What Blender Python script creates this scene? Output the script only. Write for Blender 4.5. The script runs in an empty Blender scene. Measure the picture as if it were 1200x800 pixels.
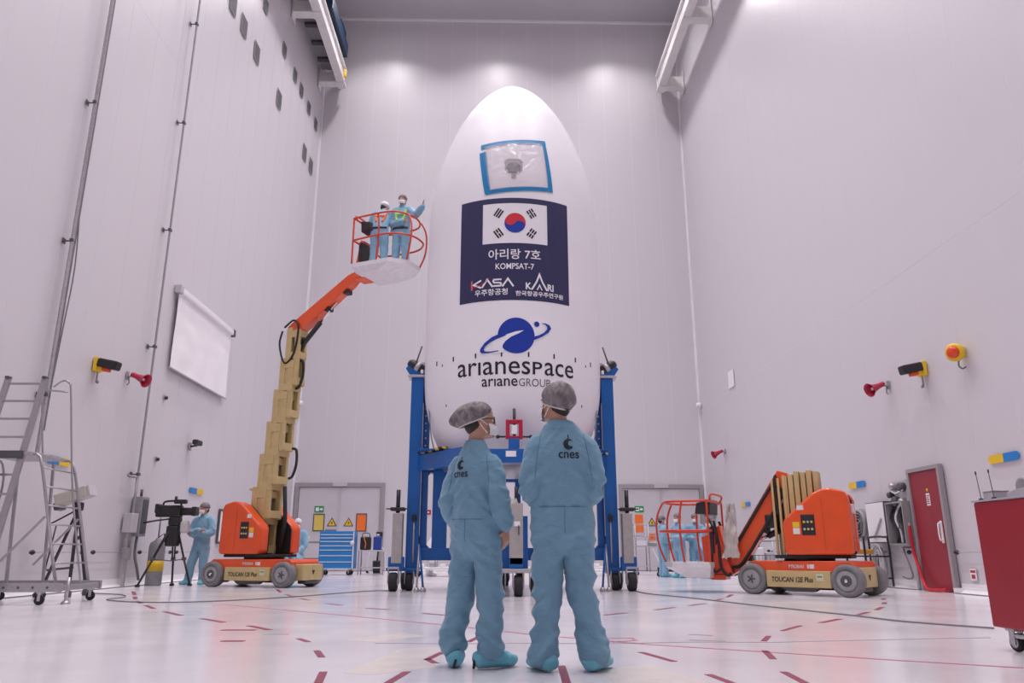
import bpy, bmesh, math, random
from mathutils import Vector, Matrix, noise
from math import sin, cos, pi, radians as rad

scene = bpy.context.scene
C = scene.collection
random.seed(7)

# ------------------------------------------------------------------ camera
FPX, PITCH, YAW, EYE = 888.0, rad(15.5), rad(1.25), 0.71
cam_data = bpy.data.cameras.new('camera'); cam = bpy.data.objects.new('camera', cam_data); C.objects.link(cam)
cam_data.sensor_width = 36.0; cam_data.lens = 36.0 * FPX / 1200.0
cam_data.clip_start = 0.05; cam_data.clip_end = 200
cam.location = (0, 0, EYE); cam.rotation_euler = (pi/2 + PITCH, 0, -YAW)
scene.camera = cam

# ------------------------------------------------------------------ world, exposure, hall lamps
world = bpy.data.worlds.new('world'); scene.world = world; world.use_nodes = True
world.node_tree.nodes['Background'].inputs[0].default_value = (0.86, 0.83, 0.9, 1)
world.node_tree.nodes['Background'].inputs[1].default_value = 0.05
vs = scene.view_settings
vs.view_transform = 'Standard'; vs.look = 'None'; vs.exposure = 0.0; vs.gamma = 1.0; vs.use_curve_mapping = False
LAMP_WATT = 183.0
LAMP_COLOR = (1.0, 0.955, 0.985)
LAMP_X = (-4.95, 0.05, 5.25)
LAMP_Y = (27.3, 22.0, 16.7, 11.4, 6.1, 0.8, -4.5)
LAMP_OFF = (-4.5,)          # the row over the near end of the hall is switched off
LAMP_Z = 24.1

# ------------------------------------------------------------------ the hall's measures
XL, XR, YB, YF, ZC = -7.9, 8.3, 30.2, -9.0, 24.65

def at(x, y, X=None, Y=None, Z=None):
    """survey helper: the point of a known wall / floor / depth plane seen along a line of sight"""
    u = (x - 600) / FPX; v = (400 - y) / FPX
    fy = cos(PITCH) - v * sin(PITCH); fz = sin(PITCH) + v * cos(PITCH)
    rx = u * cos(YAW) + fy * sin(YAW); ry = -u * sin(YAW) + fy * cos(YAW)
    t = X / rx if X is not None else Y / ry if Y is not None else (Z - EYE) / fz
    return Vector((rx * t, ry * t, EYE + fz * t))

# ------------------------------------------------------------------ materials
MATS = {}
def mat(name, col, rough=0.5, metal=0.0, spec=0.5, nscale=0, namt=0.0, bump=0.0, bscale=30, alpha=1.0, emit=None, coat=0.0, sss=0.0, trans=0.0):
    if name in MATS: return MATS[name]
    m = bpy.data.materials.new(name); m.use_nodes = True
    nt = m.node_tree; b = nt.nodes['Principled BSDF']
    b.inputs['Base Color'].default_value = (*col, 1); b.inputs['Roughness'].default_value = rough
    b.inputs['Metallic'].default_value = metal; b.inputs['Specular IOR Level'].default_value = spec
    b.inputs['Alpha'].default_value = alpha
    if coat: b.inputs['Coat Weight'].default_value = coat; b.inputs['Coat Roughness'].default_value = 0.08
    if trans: b.inputs['Transmission Weight'].default_value = trans
    if emit: b.inputs['Emission Color'].default_value = (*emit[0], 1); b.inputs['Emission Strength'].default_value = emit[1]
    tc = nt.nodes.new('ShaderNodeTexCoord')
    if namt:
        n = nt.nodes.new('ShaderNodeTexNoise'); n.inputs['Scale'].default_value = nscale; n.inputs['Detail'].default_value = 5
        nt.links.new(tc.outputs['Object'], n.inputs['Vector'])
        r = nt.nodes.new('ShaderNodeValToRGB')
        r.color_ramp.elements[0].position = 0.3; r.color_ramp.elements[1].position = 0.7
        r.color_ramp.elements[0].color = (*[max(0, c * (1 - namt)) for c in col], 1)
        r.color_ramp.elements[1].color = (*[min(1, c * (1 + namt)) for c in col], 1)
        nt.links.new(n.outputs['Fac'], r.inputs['Fac']); nt.links.new(r.outputs['Color'], b.inputs['Base Color'])
    if bump:
        n2 = nt.nodes.new('ShaderNodeTexNoise'); n2.inputs['Scale'].default_value = bscale; n2.inputs['Detail'].default_value = 4
        nt.links.new(tc.outputs['Object'], n2.inputs['Vector'])
        bp = nt.nodes.new('ShaderNodeBump'); bp.inputs['Strength'].default_value = bump; bp.inputs['Distance'].default_value = 0.01
        nt.links.new(n2.outputs['Fac'], bp.inputs['Height']); nt.links.new(bp.outputs['Normal'], b.inputs['Normal'])
    MATS[name] = m
    return m

M_PANEL = mat('wall panel lacquer', (0.65, 0.62, 0.655), rough=0.34, spec=0.35, nscale=0.35, namt=0.03, bump=0.02, bscale=1.2)
M_JOINT = mat('panel joint sealant', (0.78, 0.74, 0.79), rough=0.5)
M_CEIL = mat('ceiling sheet', (0.52, 0.5, 0.54), rough=0.5, nscale=0.5, namt=0.03)
M_COVE = mat('white coving', (0.86, 0.84, 0.87), rough=0.3)
M_SEAL = mat('grey seal strip', (0.16, 0.15, 0.17), rough=0.6)
M_WHITE = mat('white paint', (0.84, 0.82, 0.85), rough=0.4)
M_CRANEW = mat('cream white beam paint', (0.8, 0.77, 0.76), rough=0.4, nscale=3, namt=0.04)
M_DGREY = mat('dark grey paint', (0.09, 0.085, 0.095), rough=0.5)
M_GREY = mat('mid grey paint', (0.3, 0.29, 0.31), rough=0.5, nscale=8, namt=0.08)
M_LGREY = mat('light grey paint', (0.52, 0.5, 0.53), rough=0.45, nscale=8, namt=0.05)
M_FRAME = mat('door frame metal', (0.34, 0.31, 0.33), rough=0.45)
M_DOORG = mat('grey door leaf', (0.6, 0.56, 0.61), rough=0.4, nscale=1.5, namt=0.03)
M_BLACK = mat('black plastic', (0.018, 0.017, 0.02), rough=0.45)
M_RUBBER = mat('black rubber', (0.02, 0.02, 0.021), rough=0.75)
M_TYRE = mat('grey solid tyre', (0.2, 0.19, 0.2), rough=0.75, nscale=12, namt=0.12)
M_HUB = mat('grey wheel disc', (0.33, 0.32, 0.33), rough=0.55, nscale=10, namt=0.08)
M_ALU = mat('brushed aluminium', (0.42, 0.4, 0.42), rough=0.38, metal=0.75, nscale=20, namt=0.06)
M_STEEL = mat('galvanised steel', (0.5, 0.48, 0.5), rough=0.42, metal=0.7, nscale=25, namt=0.12)
M_CHROME = mat('chrome', (0.8, 0.8, 0.82), rough=0.12, metal=1.0)
M_BLUE = mat('stand blue paint', (0.005, 0.105, 0.38), rough=0.38, nscale=3, namt=0.08)
M_BLUE2 = mat('cabinet blue paint', (0.02, 0.2, 0.52), rough=0.4, nscale=4, namt=0.06)
M_ORANGE = mat('lift orange paint', (0.78, 0.085, 0.012), rough=0.32, nscale=3, namt=0.07, coat=0.25)
M_REDOR = mat('basket red orange', (0.66, 0.06, 0.022), rough=0.4, nscale=6, namt=0.06)
M_CREAM = mat('lift cream paint', (0.57, 0.43, 0.2), rough=0.42, nscale=5, namt=0.08)
M_RED = mat('dark red paint', (0.32, 0.008, 0.02), rough=0.4, nscale=2, namt=0.05)
M_DOORR = mat('red door paint', (0.3, 0.02, 0.033), rough=0.42, nscale=2, namt=0.05)
M_HORN = mat('horn red plastic', (0.45, 0.01, 0.05), rough=0.35)
M_YELLOW = mat('signal yellow', (0.82, 0.53, 0.02), rough=0.45)
M_TAGB = mat('tag blue', (0.01, 0.21, 0.58), rough=0.4)
M_SIGNY = mat('sign yellow plate', (0.72, 0.55, 0.12), rough=0.3)
M_SIGNO = mat('sign orange plate', (0.92, 0.19, 0.03), rough=0.35)
M_GREEN = mat('exit sign green', (0.02, 0.28, 0.07), rough=0.4)
M_FLOORRED = mat('red floor tape', (0.26, 0.035, 0.075), rough=0.4, nscale=30, namt=0.15)
M_FLOORPINK = mat('thin pink red floor line', (0.5, 0.14, 0.22), rough=0.4, nscale=12, namt=0.15)
M_FLOORGREY = mat('grey floor joint line', (0.34, 0.31, 0.35), rough=0.45)
M_SCREEN = mat('roller screen cloth', (0.9, 0.87, 0.9), rough=0.7, nscale=2, namt=0.02)
M_CABLE = mat('grey cable', (0.2, 0.19, 0.2), rough=0.6)
M_LENS = mat('lamp lens', (0.9, 0.9, 0.9), emit=((1.0, 0.95, 0.99), 14.0))

def floor_mat():
    m = bpy.data.materials.new('epoxy floor'); m.use_nodes = True; nt = m.node_tree; b = nt.nodes['Principled BSDF']
    tc = nt.nodes.new('ShaderNodeTexCoord')
    def nz(scale, detail=4, dist=0.0):
        n = nt.nodes.new('ShaderNodeTexNoise'); n.inputs['Scale'].default_value = scale; n.inputs['Detail'].default_value = detail
        n.inputs['Distortion'].default_value = dist; nt.links.new(tc.outputs['Object'], n.inputs['Vector']); return n
    n1 = nz(0.35, 3); r1 = nt.nodes.new('ShaderNodeValToRGB')
    r1.color_ramp.elements[0].position = 0.32; r1.color_ramp.elements[1].position = 0.7
    r1.color_ramp.elements[0].color = (0.71, 0.675, 0.715, 1); r1.color_ramp.elements[1].color = (0.79, 0.755, 0.795, 1)
    nt.links.new(n1.outputs['Fac'], r1.inputs['Fac'])
    n2 = nz(2.3, 6, 1.5); r2 = nt.nodes.new('ShaderNodeValToRGB')      # scuffs
    r2.color_ramp.elements[0].position = 0.62; r2.color_ramp.elements[1].position = 0.78
    nt.links.new(n2.outputs['Fac'], r2.inputs['Fac'])
    mx = nt.nodes.new('ShaderNodeMix'); mx.data_type = 'RGBA'; mx.inputs[7].default_value = (0.6, 0.55, 0.6, 1)
    ma = nt.nodes.new('ShaderNodeMath'); ma.operation = 'MULTIPLY'; ma.inputs[1].default_value = 0.35
    nt.links.new(r2.outputs['Color'], ma.inputs[0]); nt.links.new(ma.outputs[0], mx.inputs[0])
    nt.links.new(r1.outputs['Color'], mx.inputs[6]); nt.links.new(mx.outputs[2], b.inputs['Base Color'])
    n3 = nz(1.1, 5); r3 = nt.nodes.new('ShaderNodeMapRange'); r3.inputs[3].default_value = 0.1; r3.inputs[4].default_value = 0.24
    nt.links.new(n3.outputs['Fac'], r3.inputs[0]); nt.links.new(r3.outputs[0], b.inputs['Roughness'])
    b.inputs['Specular IOR Level'].default_value = 0.55
    n4 = nz(6, 2); bp = nt.nodes.new('ShaderNodeBump'); bp.inputs['Strength'].default_value = 0.035; bp.inputs['Distance'].default_value = 0.01
    nt.links.new(n4.outputs['Fac'], bp.inputs['Height']); nt.links.new(bp.outputs['Normal'], b.inputs['Normal'])
    return m
M_FLOOR = floor_mat()

# ------------------------------------------------------------------ mesh helpers
V = Vector
class MB:
    def __init__(self): self.v = []; self.f = []; self.sm = []
    def add(self, vs_, fs_, smooth=False):
        o = len(self.v); self.v += [tuple(p) for p in vs_]
        for f in fs_: self.f.append(tuple(i + o for i in f)); self.sm.append(smooth)
        return self
    def box(self, a, b):
        x0, y0, z0 = a; x1, y1, z1 = b
        if x0 > x1: x0, x1 = x1, x0
        if y0 > y1: y0, y1 = y1, y0
        if z0 > z1: z0, z1 = z1, z0
        return self.add([(x0,y0,z0),(x1,y0,z0),(x1,y1,z0),(x0,y1,z0),(x0,y0,z1),(x1,y0,z1),(x1,y1,z1),(x0,y1,z1)],
                 [(0,3,2,1),(4,5,6,7),(0,1,5,4),(1,2,6,5),(2,3,7,6),(3,0,4,7)])
    def bbox(self, a, b, r=0.01, seg=2):
        """box with rounded edges"""
        bm = bmesh.new()
        c = [(p + q) / 2 for p, q in zip(a, b)]; s = [abs(q - p) for p, q in zip(a, b)]
        bmesh.ops.create_cube(bm, size=1.0, matrix=Matrix.Translation(c) @ Matrix.Diagonal((*s, 1)))
        r = min(r, min(s) * 0.45)
        bmesh.ops.bevel(bm, geom=bm.edges[:], offset=r, segments=seg, profile=0.5, affect='EDGES')
        return self.from_bm(bm)
    def from_bm(self, bm, smooth=False):
        bm.verts.index_update()
        self.add([v.co[:] for v in bm.verts], [[v.index for v in f.verts] for f in bm.faces], smooth); bm.free(); return self
    def prism(self, pts, depth, M=None, bevel=0.0):
        """outline pts in (x,z), extruded along y by +-depth/2 (or (d0,d1))"""
        d0, d1 = depth if isinstance(depth, tuple) else (-depth / 2, depth / 2)
        n = len(pts)
        area = sum(pts[i][0] * pts[(i+1) % n][1] - pts[(i+1) % n][0] * pts[i][1] for i in range(n))
        if area < 0: pts = pts[::-1]
        vv = [V((x, d0, z)) for x, z in pts] + [V((x, d1, z)) for x, z in pts]
        ff = [tuple(range(n)), tuple(range(2*n-1, n-1, -1))] + [(i, i+n, (i+1) % n + n, (i+1) % n) for i in range(n)]
        if bevel:
            bm = bmesh.new(); bv = [bm.verts.new(p) for p in vv]
            for f in ff: bm.faces.new([bv[i] for i in f])
            bmesh.ops.bevel(bm, geom=bm.edges[:], offset=bevel, segments=3, profile=0.5, affect='EDGES')
            if M is not None: bmesh.ops.transform(bm, matrix=M, verts=bm.verts)
            return self.from_bm(bm)
        if M is not None: vv = [M @ p for p in vv]
        return self.add(vv, ff)
    def cyl(self, a, b, r, r2=None, n=16, cap=True):
        return self.tube([a, b], [r, r if r2 is None else r2], n, cap)
    def tube(self, pts, r, n=10, cap=True, closed=False):
        pts = [V(p) for p in pts]
        if not closed and not isinstance(r, (list, tuple)) and 4 <= len(pts) <= 12 and n <= 8:     # soft bends for hoses and bent tubes
            q = []
            for i in range(len(pts) - 1):
                p0 = pts[max(i-1, 0)]; p1 = pts[i]; p2 = pts[i+1]; p3 = pts[min(i+2, len(pts)-1)]
                for k in range(4):
                    t = k / 4; q.append(.5 * ((2*p1) + (p2-p0)*t + (2*p0-5*p1+4*p2-p3)*t*t + (-p0+3*p1-3*p2+p3)*t**3))
            pts = q + [pts[-1]]
        m = len(pts)
        rs = r if isinstance(r, (list, tuple)) else [r] * m
        up = None; vv = []; ff = []
        for i, p in enumerate(pts):
            if closed: t = pts[(i+1) % m] - pts[i-1]
            else: t = pts[min(i+1, m-1)] - pts[max(i-1, 0)]
            if t.length < 1e-9: t = V((0, 0, 1))
            t.normalize()
            if up is None:
                up = V((0, 0, 1)) if abs(t.z) < 0.9 else V((1, 0, 0))
            a = t.cross(up)
            if a.length < 1e-6: a = t.cross(V((0, 1, 0)))
            a.normalize(); b_ = a.cross(t).normalized(); up = b_
            for k in range(n):
                an = 2 * pi * k / n; vv.append(p + (a * cos(an) + b_ * sin(an)) * rs[i])
        rng = m if closed else m - 1
        for i in range(rng):
            j = (i + 1) % m
            for k in range(n): ff.append((i*n+k, i*n+(k+1) % n, j*n+(k+1) % n, j*n+k))
        self.add(vv, ff, n > 6)
        if cap and not closed:
            o = len(self.v) - len(vv)
            self.f.append(tuple(o + k for k in reversed(range(n)))); self.sm.append(False)
            self.f.append(tuple(o + (m-1)*n + k for k in range(n))); self.sm.append(False)
        return self
    def lathe(self, prof, n=32, M=None, smooth=True):
        """prof [(r,z)] turned about z; M places it"""
        vv = []; ff = []
        for r, z in prof:
            for k in range(n): vv.append(V((r * cos(2*pi*k/n), r * sin(2*pi*k/n), z)))
        for i in range(len(prof) - 1):
            for k in range(n): ff.append((i*n+k, i*n+(k+1) % n, (i+1)*n+(k+1) % n, (i+1)*n+k))
        if prof[0][0] > 1e-5: ff.append(tuple(reversed(range(n))))
        if prof[-1][0] > 1e-5: ff.append(tuple((len(prof)-1)*n + k for k in range(n)))
        if M is not None: vv = [M @ p for p in vv]
        return self.add(vv, ff, smooth)
    def ball(self, c, r, n=14):
        rx, ry, rz = r if isinstance(r, tuple) else (r, r, r)
        prof = [(max(1e-4, sin(pi*i/n)), -cos(pi*i/n)) for i in range(n + 1)]
        return self.lathe(prof, max(8, n + 2), Matrix.Translation(c) @ Matrix.Diagonal((rx, ry, rz, 1)))
    def bar(self, a, b, w, h=None, up=(0, 0, 1)):
        """square bar from a to b"""
        a, b = V(a), V(b); t = (b - a).normalized(); u = V(up)
        if abs(t.dot(u)) > 0.98: u = V((1, 0, 0))
        s = t.cross(u).normalized(); u = s.cross(t).normalized(); h = w if h is None else h
        vv = [p + s * sx * w / 2 + u * sz * h / 2 for p in (a, b) for sx, sz in ((-1,-1),(1,-1),(1,1),(-1,1))]
        return self.add(vv, [(0,1,2,3)[::-1], (4,5,6,7)[::-1][::-1], (0,1,5,4), (1,2,6,5), (2,3,7,6), (3,0,4,7)])
    def xf(self, M):
        self.v = [tuple(M @ V(p)) for p in self.v]; return self
    def mesh(self, name, material):
        me = bpy.data.meshes.new(name); me.from_pydata(self.v, [], self.f)
        me.polygons.foreach_set('use_smooth', self.sm)
        bm = bmesh.new(); bm.from_mesh(me); bmesh.ops.recalc_face_normals(bm, faces=bm.faces); bm.to_mesh(me); bm.free()
        for m in (material if isinstance(material, (list, tuple)) else [material]): me.materials.append(m)
        me.update(); return me
    def build(self, name, material, parent=None, label=None):
        o = bpy.data.objects.new(name, self.mesh(name, material)); C.objects.link(o)
        if parent is not None: o.parent = parent
        if label: o['label'] = label
        return o

def tag(o, label, cat, group=None):
    o['label'] = label; o['category'] = cat
    if group: o['group'] = group
    return o
def thing(name, label, cat, loc=(0, 0, 0), rotz=0.0, group=None):
    o = bpy.data.objects.new(name, None); C.objects.link(o); o.empty_display_size = 0.1
    o.location = loc; o.rotation_euler = (0, 0, rotz); return tag(o, label, cat, group)
def struct(name, mb, m, parent=None):
    o = mb.build(name, m, parent)
    if parent is None: o['kind'] = 'structure'
    return o
def place(name, me, parent, loc=(0, 0, 0), rot=(0, 0, 0), scale=(1, 1, 1)):
    o = bpy.data.objects.new(name, me); C.objects.link(o); o.parent = parent
    o.location = loc; o.rotation_euler = rot; o.scale = scale; return o
def copy_tree(o, parent=None):
    c = o.copy(); C.objects.link(c); c.parent = parent
    for ch in list(o.children): copy_tree(ch, c)
    return c

def text_geo(body, size, bold=0.0, align='CENTER', shear=0.0, spacing=1.0):
    """lettering as flat mesh data (verts in xy, faces)"""
    cu = bpy.data.curves.new('lettering', 'FONT'); cu.body = body; cu.size = size; cu.offset = bold; cu.shear = shear
    cu.align_x = align; cu.align_y = 'CENTER'; cu.space_character = spacing; cu.resolution_u = 3
    ob = bpy.data.objects.new('lettering', cu); C.objects.link(ob)
    dg = bpy.context.evaluated_depsgraph_get(); dg.update()
    me = bpy.data.meshes.new_from_object(ob.evaluated_get(dg))
    vv = [v.co[:2] for v in me.vertices]; ff = [tuple(p.vertices) for p in me.polygons]
    bpy.data.objects.remove(ob); bpy.data.curves.remove(cu); bpy.data.meshes.remove(me)
    return vv, ff
def fit(geo, x0, x1, y0, y1):
    """scale lettering to an exact box"""
    vv, ff = geo; xs = [p[0] for p in vv]; ys = [p[1] for p in vv]
    ax, bx, ay, by = min(xs), max(xs), min(ys), max(ys)
    return [((p[0]-ax)/(bx-ax)*(x1-x0)+x0, (p[1]-ay)/(by-ay)*(y1-y0)+y0) for p in vv], ff
def decal(geo, name, material, parent, M):
    """flat print: lettering laid by matrix M (x right, y up, z towards the reader)"""
    vv, ff = geo
    me = bpy.data.meshes.new(name); me.from_pydata([tuple(M @ V((x, y, 0))) for x, y in vv], [], ff); me.materials.append(material)
    o = bpy.data.objects.new(name, me); C.objects.link(o); o.parent = parent; return o
def poly_geo(pts): return list(pts), [tuple(range(len(pts)))]
def merge_geo(*gs):
    vv = []; ff = []
    for v, f in gs:
        o = len(vv); vv += list(v); ff += [tuple(i + o for i in q) for q in f]
    return vv, ff
def frame_to(M_loc, right, up):
    r = V(right).normalized(); u = V(up).normalized(); n = r.cross(u)
    m = Matrix((r, u, n)).transposed().to_4x4(); m.translation = V(M_loc); return m

# ------------------------------------------------------------------ the setting
floor = struct('floor', MB().box((XL - .3, YF - .3, -0.2), (XR + .3, YB + .3, 0)), M_FLOOR)
ceiling = struct('ceiling', MB().box((XL - .3, YF - .3, ZC), (XR + .3, YB + .3, ZC + .2)), M_CEIL)
PW = 1.15
pm = MB().box((-PW/2 + .006, -.012, 0), (PW/2 - .006, .012, 1)).mesh('panel', M_PANEL)
def wall(name, a, b, inward, splits):
    """a wall from a to b (floor points) with vertical lacquered panels standing proud of the joints"""
    a = V((*a, 0)); b = V((*b, 0)); n = V((*inward, 0)); d = (b - a); L = d.length; d.normalize()
    back = -n * .2
    vv = [a + n*.0095, b + n*.0095, b + back, a + back]
    w = MB().add([(*p[:2], 0) for p in vv] + [(*p[:2], ZC) for p in vv], [(0,3,2,1),(4,5,6,7),(0,1,5,4),(1,2,6,5),(2,3,7,6),(3,0,4,7)])
    o = struct(name, w, M_JOINT)
    k = max(1, round(L / PW)); pw = L / k; ang = math.atan2(d.y, d.x)
    for i in range(k):
        c = a + d * (i + .5) * pw
        for z0, z1 in zip(splits, splits[1:]):
            place('panel', pm, o, (c.x, c.y, z0 + .006), (0, 0, ang), (pw / PW, 1, z1 - z0 - .012))
    return o
wall_left = wall('wall_left', (XL, YB), (XL, YF), (1, 0), (0, 12.3, ZC))
wall_right = wall('wall_right', (XR, YF), (XR, YB), (-1, 0), (0, 6.2, ZC))
wall_back = wall('wall_back', (XR, YB), (XL, YB), (0, -1), (0, ZC))
wall_front = struct('wall_front', MB().box((XL - .2, YF - .2, 0), (XR + .2, YF, ZC)), M_PANEL)

# white coving with a dark seal strip along the foot of the walls
def cove(name, a, b, inward):
    a = V((*a, 0)); b = V((*b, 0)); n = V((*inward, 0))
    prof = [(0.013, 0.0), (.15, 0.0), (.15, .015), (.1, .03), (.06, .06), (.035, .11), (.03, .17), (.013, .17)]
    vv = [tuple(p + n * q + V((0, 0, z))) for p in (a, b) for q, z in prof]; k = len(prof)
    ff = [tuple(range(k)), tuple(range(2*k-1, k-1, -1))] + [(i, (i+1) % k, (i+1) % k + k, i + k) for i in range(k)]
    o = struct(name, MB().add(vv, ff), M_COVE)
    s = [tuple(p + n * q + V((0, 0, z))) for p in (a, b) for q, z in ((.15, 0), (.2, 0), (.2, .008), (.15, .016))]
    MB().add(s, [(0,1,2,3), (4,5,6,7), (0,1,5,4), (1,2,6,5), (2,3,7,6), (3,0,4,7)]).build('seal_strip', M_SEAL, o)
    return o
cove('baseboard_left', (XL, YF), (XL, YB - .02), (1, 0))
cove('baseboard_right', (XR, YF), (XR, 13.9), (-1, 0)); cove('baseboard_right', (XR, 15.2), (XR, YB - .02), (-1, 0))
for q in ((XL + .03, -7.9), (-4.2, 5.0), (8.2, XR - .03)):
    pass
cove('baseboard_back', (-4.15, YB), (4.9, YB), (0, -1))
# corner trims and the ceiling trim
struct('trim_1', MB().box((XL + .012, YB - .09, 0.17), (XL + .09, YB - .012, ZC)), M_WHITE)
struct('trim_2', MB().box((XR - .09, YB - .09, 0.17), (XR - .012, YB - .012, ZC)), M_WHITE)
struct('trim_3', MB().box((XL + .1, YB - .1, ZC - .1), (XR - .1, YB - .012, ZC - .001)), M_WHITE)

# ------------------------------------------------------------------ ceiling lamps (real high-bay lamps, with their light)
def ceiling_lamps():
    hm = MB().lathe([(.08, .5), (.12, .48), (.16, .3), (.42, .06), (.44, 0), (.42, 0), (.40, .05)], 20).mesh('housing', M_GREY)
    rm = MB().cyl((0, 0, .48), (0, 0, ZC - LAMP_Z), .03, n=8).mesh('hanger_rod', M_STEEL)
    lm = MB().lathe([(.0001, .03), (.405, .03), (.405, .045), (.0001, .045)], 20).mesh('lens', M_LENS)
    lo = MB().lathe([(.0001, .03), (.405, .03), (.405, .045), (.0001, .045)], 20).mesh('lens', M_LGREY)
    ld = bpy.data.lights.new('lamp_light', 'AREA'); ld.shape = 'DISK'; ld.size = .8; ld.spread = rad(120); ld.energy = LAMP_WATT; ld.color = LAMP_COLOR
    for y in LAMP_Y:
        for x in LAMP_X:
            t = thing('ceiling_lamp', 'lit round high-bay lamp hanging from the hall ceiling', 'lamp', (x, y, LAMP_Z), 0, 'high-bay lamps under the ceiling')
            off = y in LAMP_OFF
            if off: t['label'] = 'unlit round high-bay lamp over the near end of the hall'; t['group'] = 'unlit high-bay lamps'
            place('housing', hm, t); place('hanger_rod', rm, t); place('lens', lo if off else lm, t)
            if not off: place('lamp_light', ld, t, (0, 0, .01))
ceiling_lamps()

# ------------------------------------------------------------------ doors
XWL, XWR, YWB = XL + .034, XR - .034, YB - .014      # faces of the wall panels
def double_door(name, x0, x1, top):
    y = YWB; w = .16
    o = struct(name, MB().box((x0, y, 0), (x0 + w, y - .1, top)).box((x1 - w, y, 0), (x1, y - .1, top)).box((x0 + w, y, top - w), (x1 - w, y - .1, top)), M_FRAME)
    xm = (x0 + x1) / 2
    for a, b in ((x0 + w + .01, xm - .012), (xm + .012, x1 - w - .01)):
        lf = MB().bbox((a, y, .02), (b, y - .05, top - w - .01), .008).build('door_leaf', M_DOORG, o)
        MB().box((a + .15 if a > xm - .1 else b - .19, y - .05, 1.0), (a + .19 if a > xm - .1 else b - .15, y - .075, 1.3)).build('push_plate', M_STEEL, lf)
    MB().box((xm - .05, y - .05, .02), (xm + .05, y - .075, top - w - .01)).build('meeting_strip', M_LGREY, o)
    MB().bbox((xm - .28, y - .1, top - w + .02), (xm + .28, y - .16, top + .0), .01).build('door_closer', M_LGREY, o)
    return o
double_door('door_1', XL + .12, -4.3, 3.3)
double_door('door_2', 4.85, XR - .12, 3.26)
def red_door():
    y0, y1, h, x = 13.95, 15.08, 2.28, XWR
    w = .07
    o = struct('door_3', MB().box((x, y0, 0), (x - .09, y0 + w, h)).box((x, y1 - w, 0), (x - .09, y1, h)).box((x, y0 + w, h - w), (x - .09, y1 - w, h)), M_FRAME)
    lf = MB().bbox((x, y0 + w + .006, .02), (x - .06, y1 - w - .006, h - w - .006), .006).build('door_leaf', M_DOORR, o)
    hd = MB(); yy = y0 + .2
    hd.tube([(x - .06, yy, .93), (x - .12, yy, .93), (x - .12, yy, 1.2), (x - .06, yy, 1.2)], .016, 8)
    hd.bbox((x - .06, yy - .035, .86), (x - .075, yy + .035, 1.26), .01)
    hd.build('handle', M_WHITE, lf)
    st = MB().box((x - .06, 14.4, 1.55), (x - .062, 14.52, 1.78)).build('sticker', M_WHITE, lf)
    decal(merge_geo(*[([(-.045, q), (.045 - .02*(k % 2), q), (.045 - .02*(k % 2), q + .018), (-.045, q + .018)], [(0, 1, 2, 3)]) for k, q in enumerate((-.085, -.05, -.015, .02, .06))]), 'sticker_print', M_RED, lf, frame_to((x - .0635, 14.46, 1.665), (0, -1, 0), (0, 0, 1)))
    MB().lathe([(.0001, 0), (.03, 0), (.03, .004), (.0001, .004)], 12, Matrix.Translation((x - .06, 14.46, 1.84)) @ Matrix.Rotation(-pi/2, 4, 'Y')).build('round_sticker', M_YELLOW, lf)
    MB().box((x - .001, y0 - .14, 0), (x - .13, y0, .09)).build('door_stop', M_COVE, o)
red_door()

# ------------------------------------------------------------------ crane runways high on both side walls
def runway(side):
    sx = 1 if side == 'left' else -1
    xw = XWL if side == 'left' else XWR
    Z0 = 20.62
    t = thing('crane_runway', 'white crane runway beam carried on brackets high on the wall with %s' % ('the small dark vents' if side == 'left' else 'the red door'), 'crane rail', (xw, 0, Z0))
    b = MB(); x0, x1 = .78, 1.12
    y0, y1 = YF + .3, 29.75
    b.box((sx*x0, y0, .0), (sx*x1, y1, .07)).box((sx*(x0+.1), y0, .07), (sx*(x1-.1), y1, .78)).box((sx*x0, y0, .78), (sx*x1, y1, .86))
    b.build('beam', M_CRANEW, t)
    MB().box((sx*.92, y0, .86), (sx*.98, y1, .93)).build('rail', M_STEEL, t)
    bm_ = MB().box((0, -.2, -.02), (sx*.78, .2, .1)).box((0, -.17, .1), (sx*.8, -.12, .5)).box((0, .12, .1), (sx*.8, .17, .5)).box((0, -.25, -.3), (sx*.03, .25, .8)).box((sx*.76, -.2, -.06), (sx*1.14, .2, -.001)).mesh('bracket', M_CRANEW)
    for k in range(9): place('bracket', bm_, t, (0, 29.4 - 4.5 * k, 0))
    if side == 'left':
        gm = MB().box((sx*.05, -.1, .62), (sx*.8, .1, .74)).mesh('cross_bar', M_DGREY)
        for k in range(26):
            place('cross_bar', gm, t, (0, 28.6 - 1.12 * k, 0))
        MB().box((sx*.05, y0, .75), (sx*.8, y1 - .3, .78)).build('walkway_plate', M_GREY, t)
        MB().bbox((sx*1.12, 29.0, .15), (sx*1.22, 29.2, .5), .02).build('yellow_buffer', M_YELLOW, t)
    else:
        MB().bbox((sx*.85, 29.75, .1), (sx*1.05, 29.87, .8), .02).build('end_stop', M_CRANEW, t)
    return t
runway('left'); runway('right')
M_CRB = mat('shaded crane blue', (.002, .02, .055), .45)  # blue darkened for the shadow on the carriage, shade put into the colour
tr = thing('crane_trolley', 'blue overhead crane carriage parked on the runway beam', 'crane', (XWL + .95, 27.4, 20.62 + .93))
MB().bbox((-.2, -1.6, .12), (.3, 1.6, .75), .03).build('end_carriage', M_CRB, tr)
MB().bbox((-.15, .5, .75), (.2, 1.5, 1.3), .03).build('hoist_drive', M_CRB, tr)
for yy in (-1.3, 1.3): MB().cyl((-.12, yy, .14), (.12, yy, .14), .14, n=16).build('rail_wheel', M_STEEL, tr)

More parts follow.
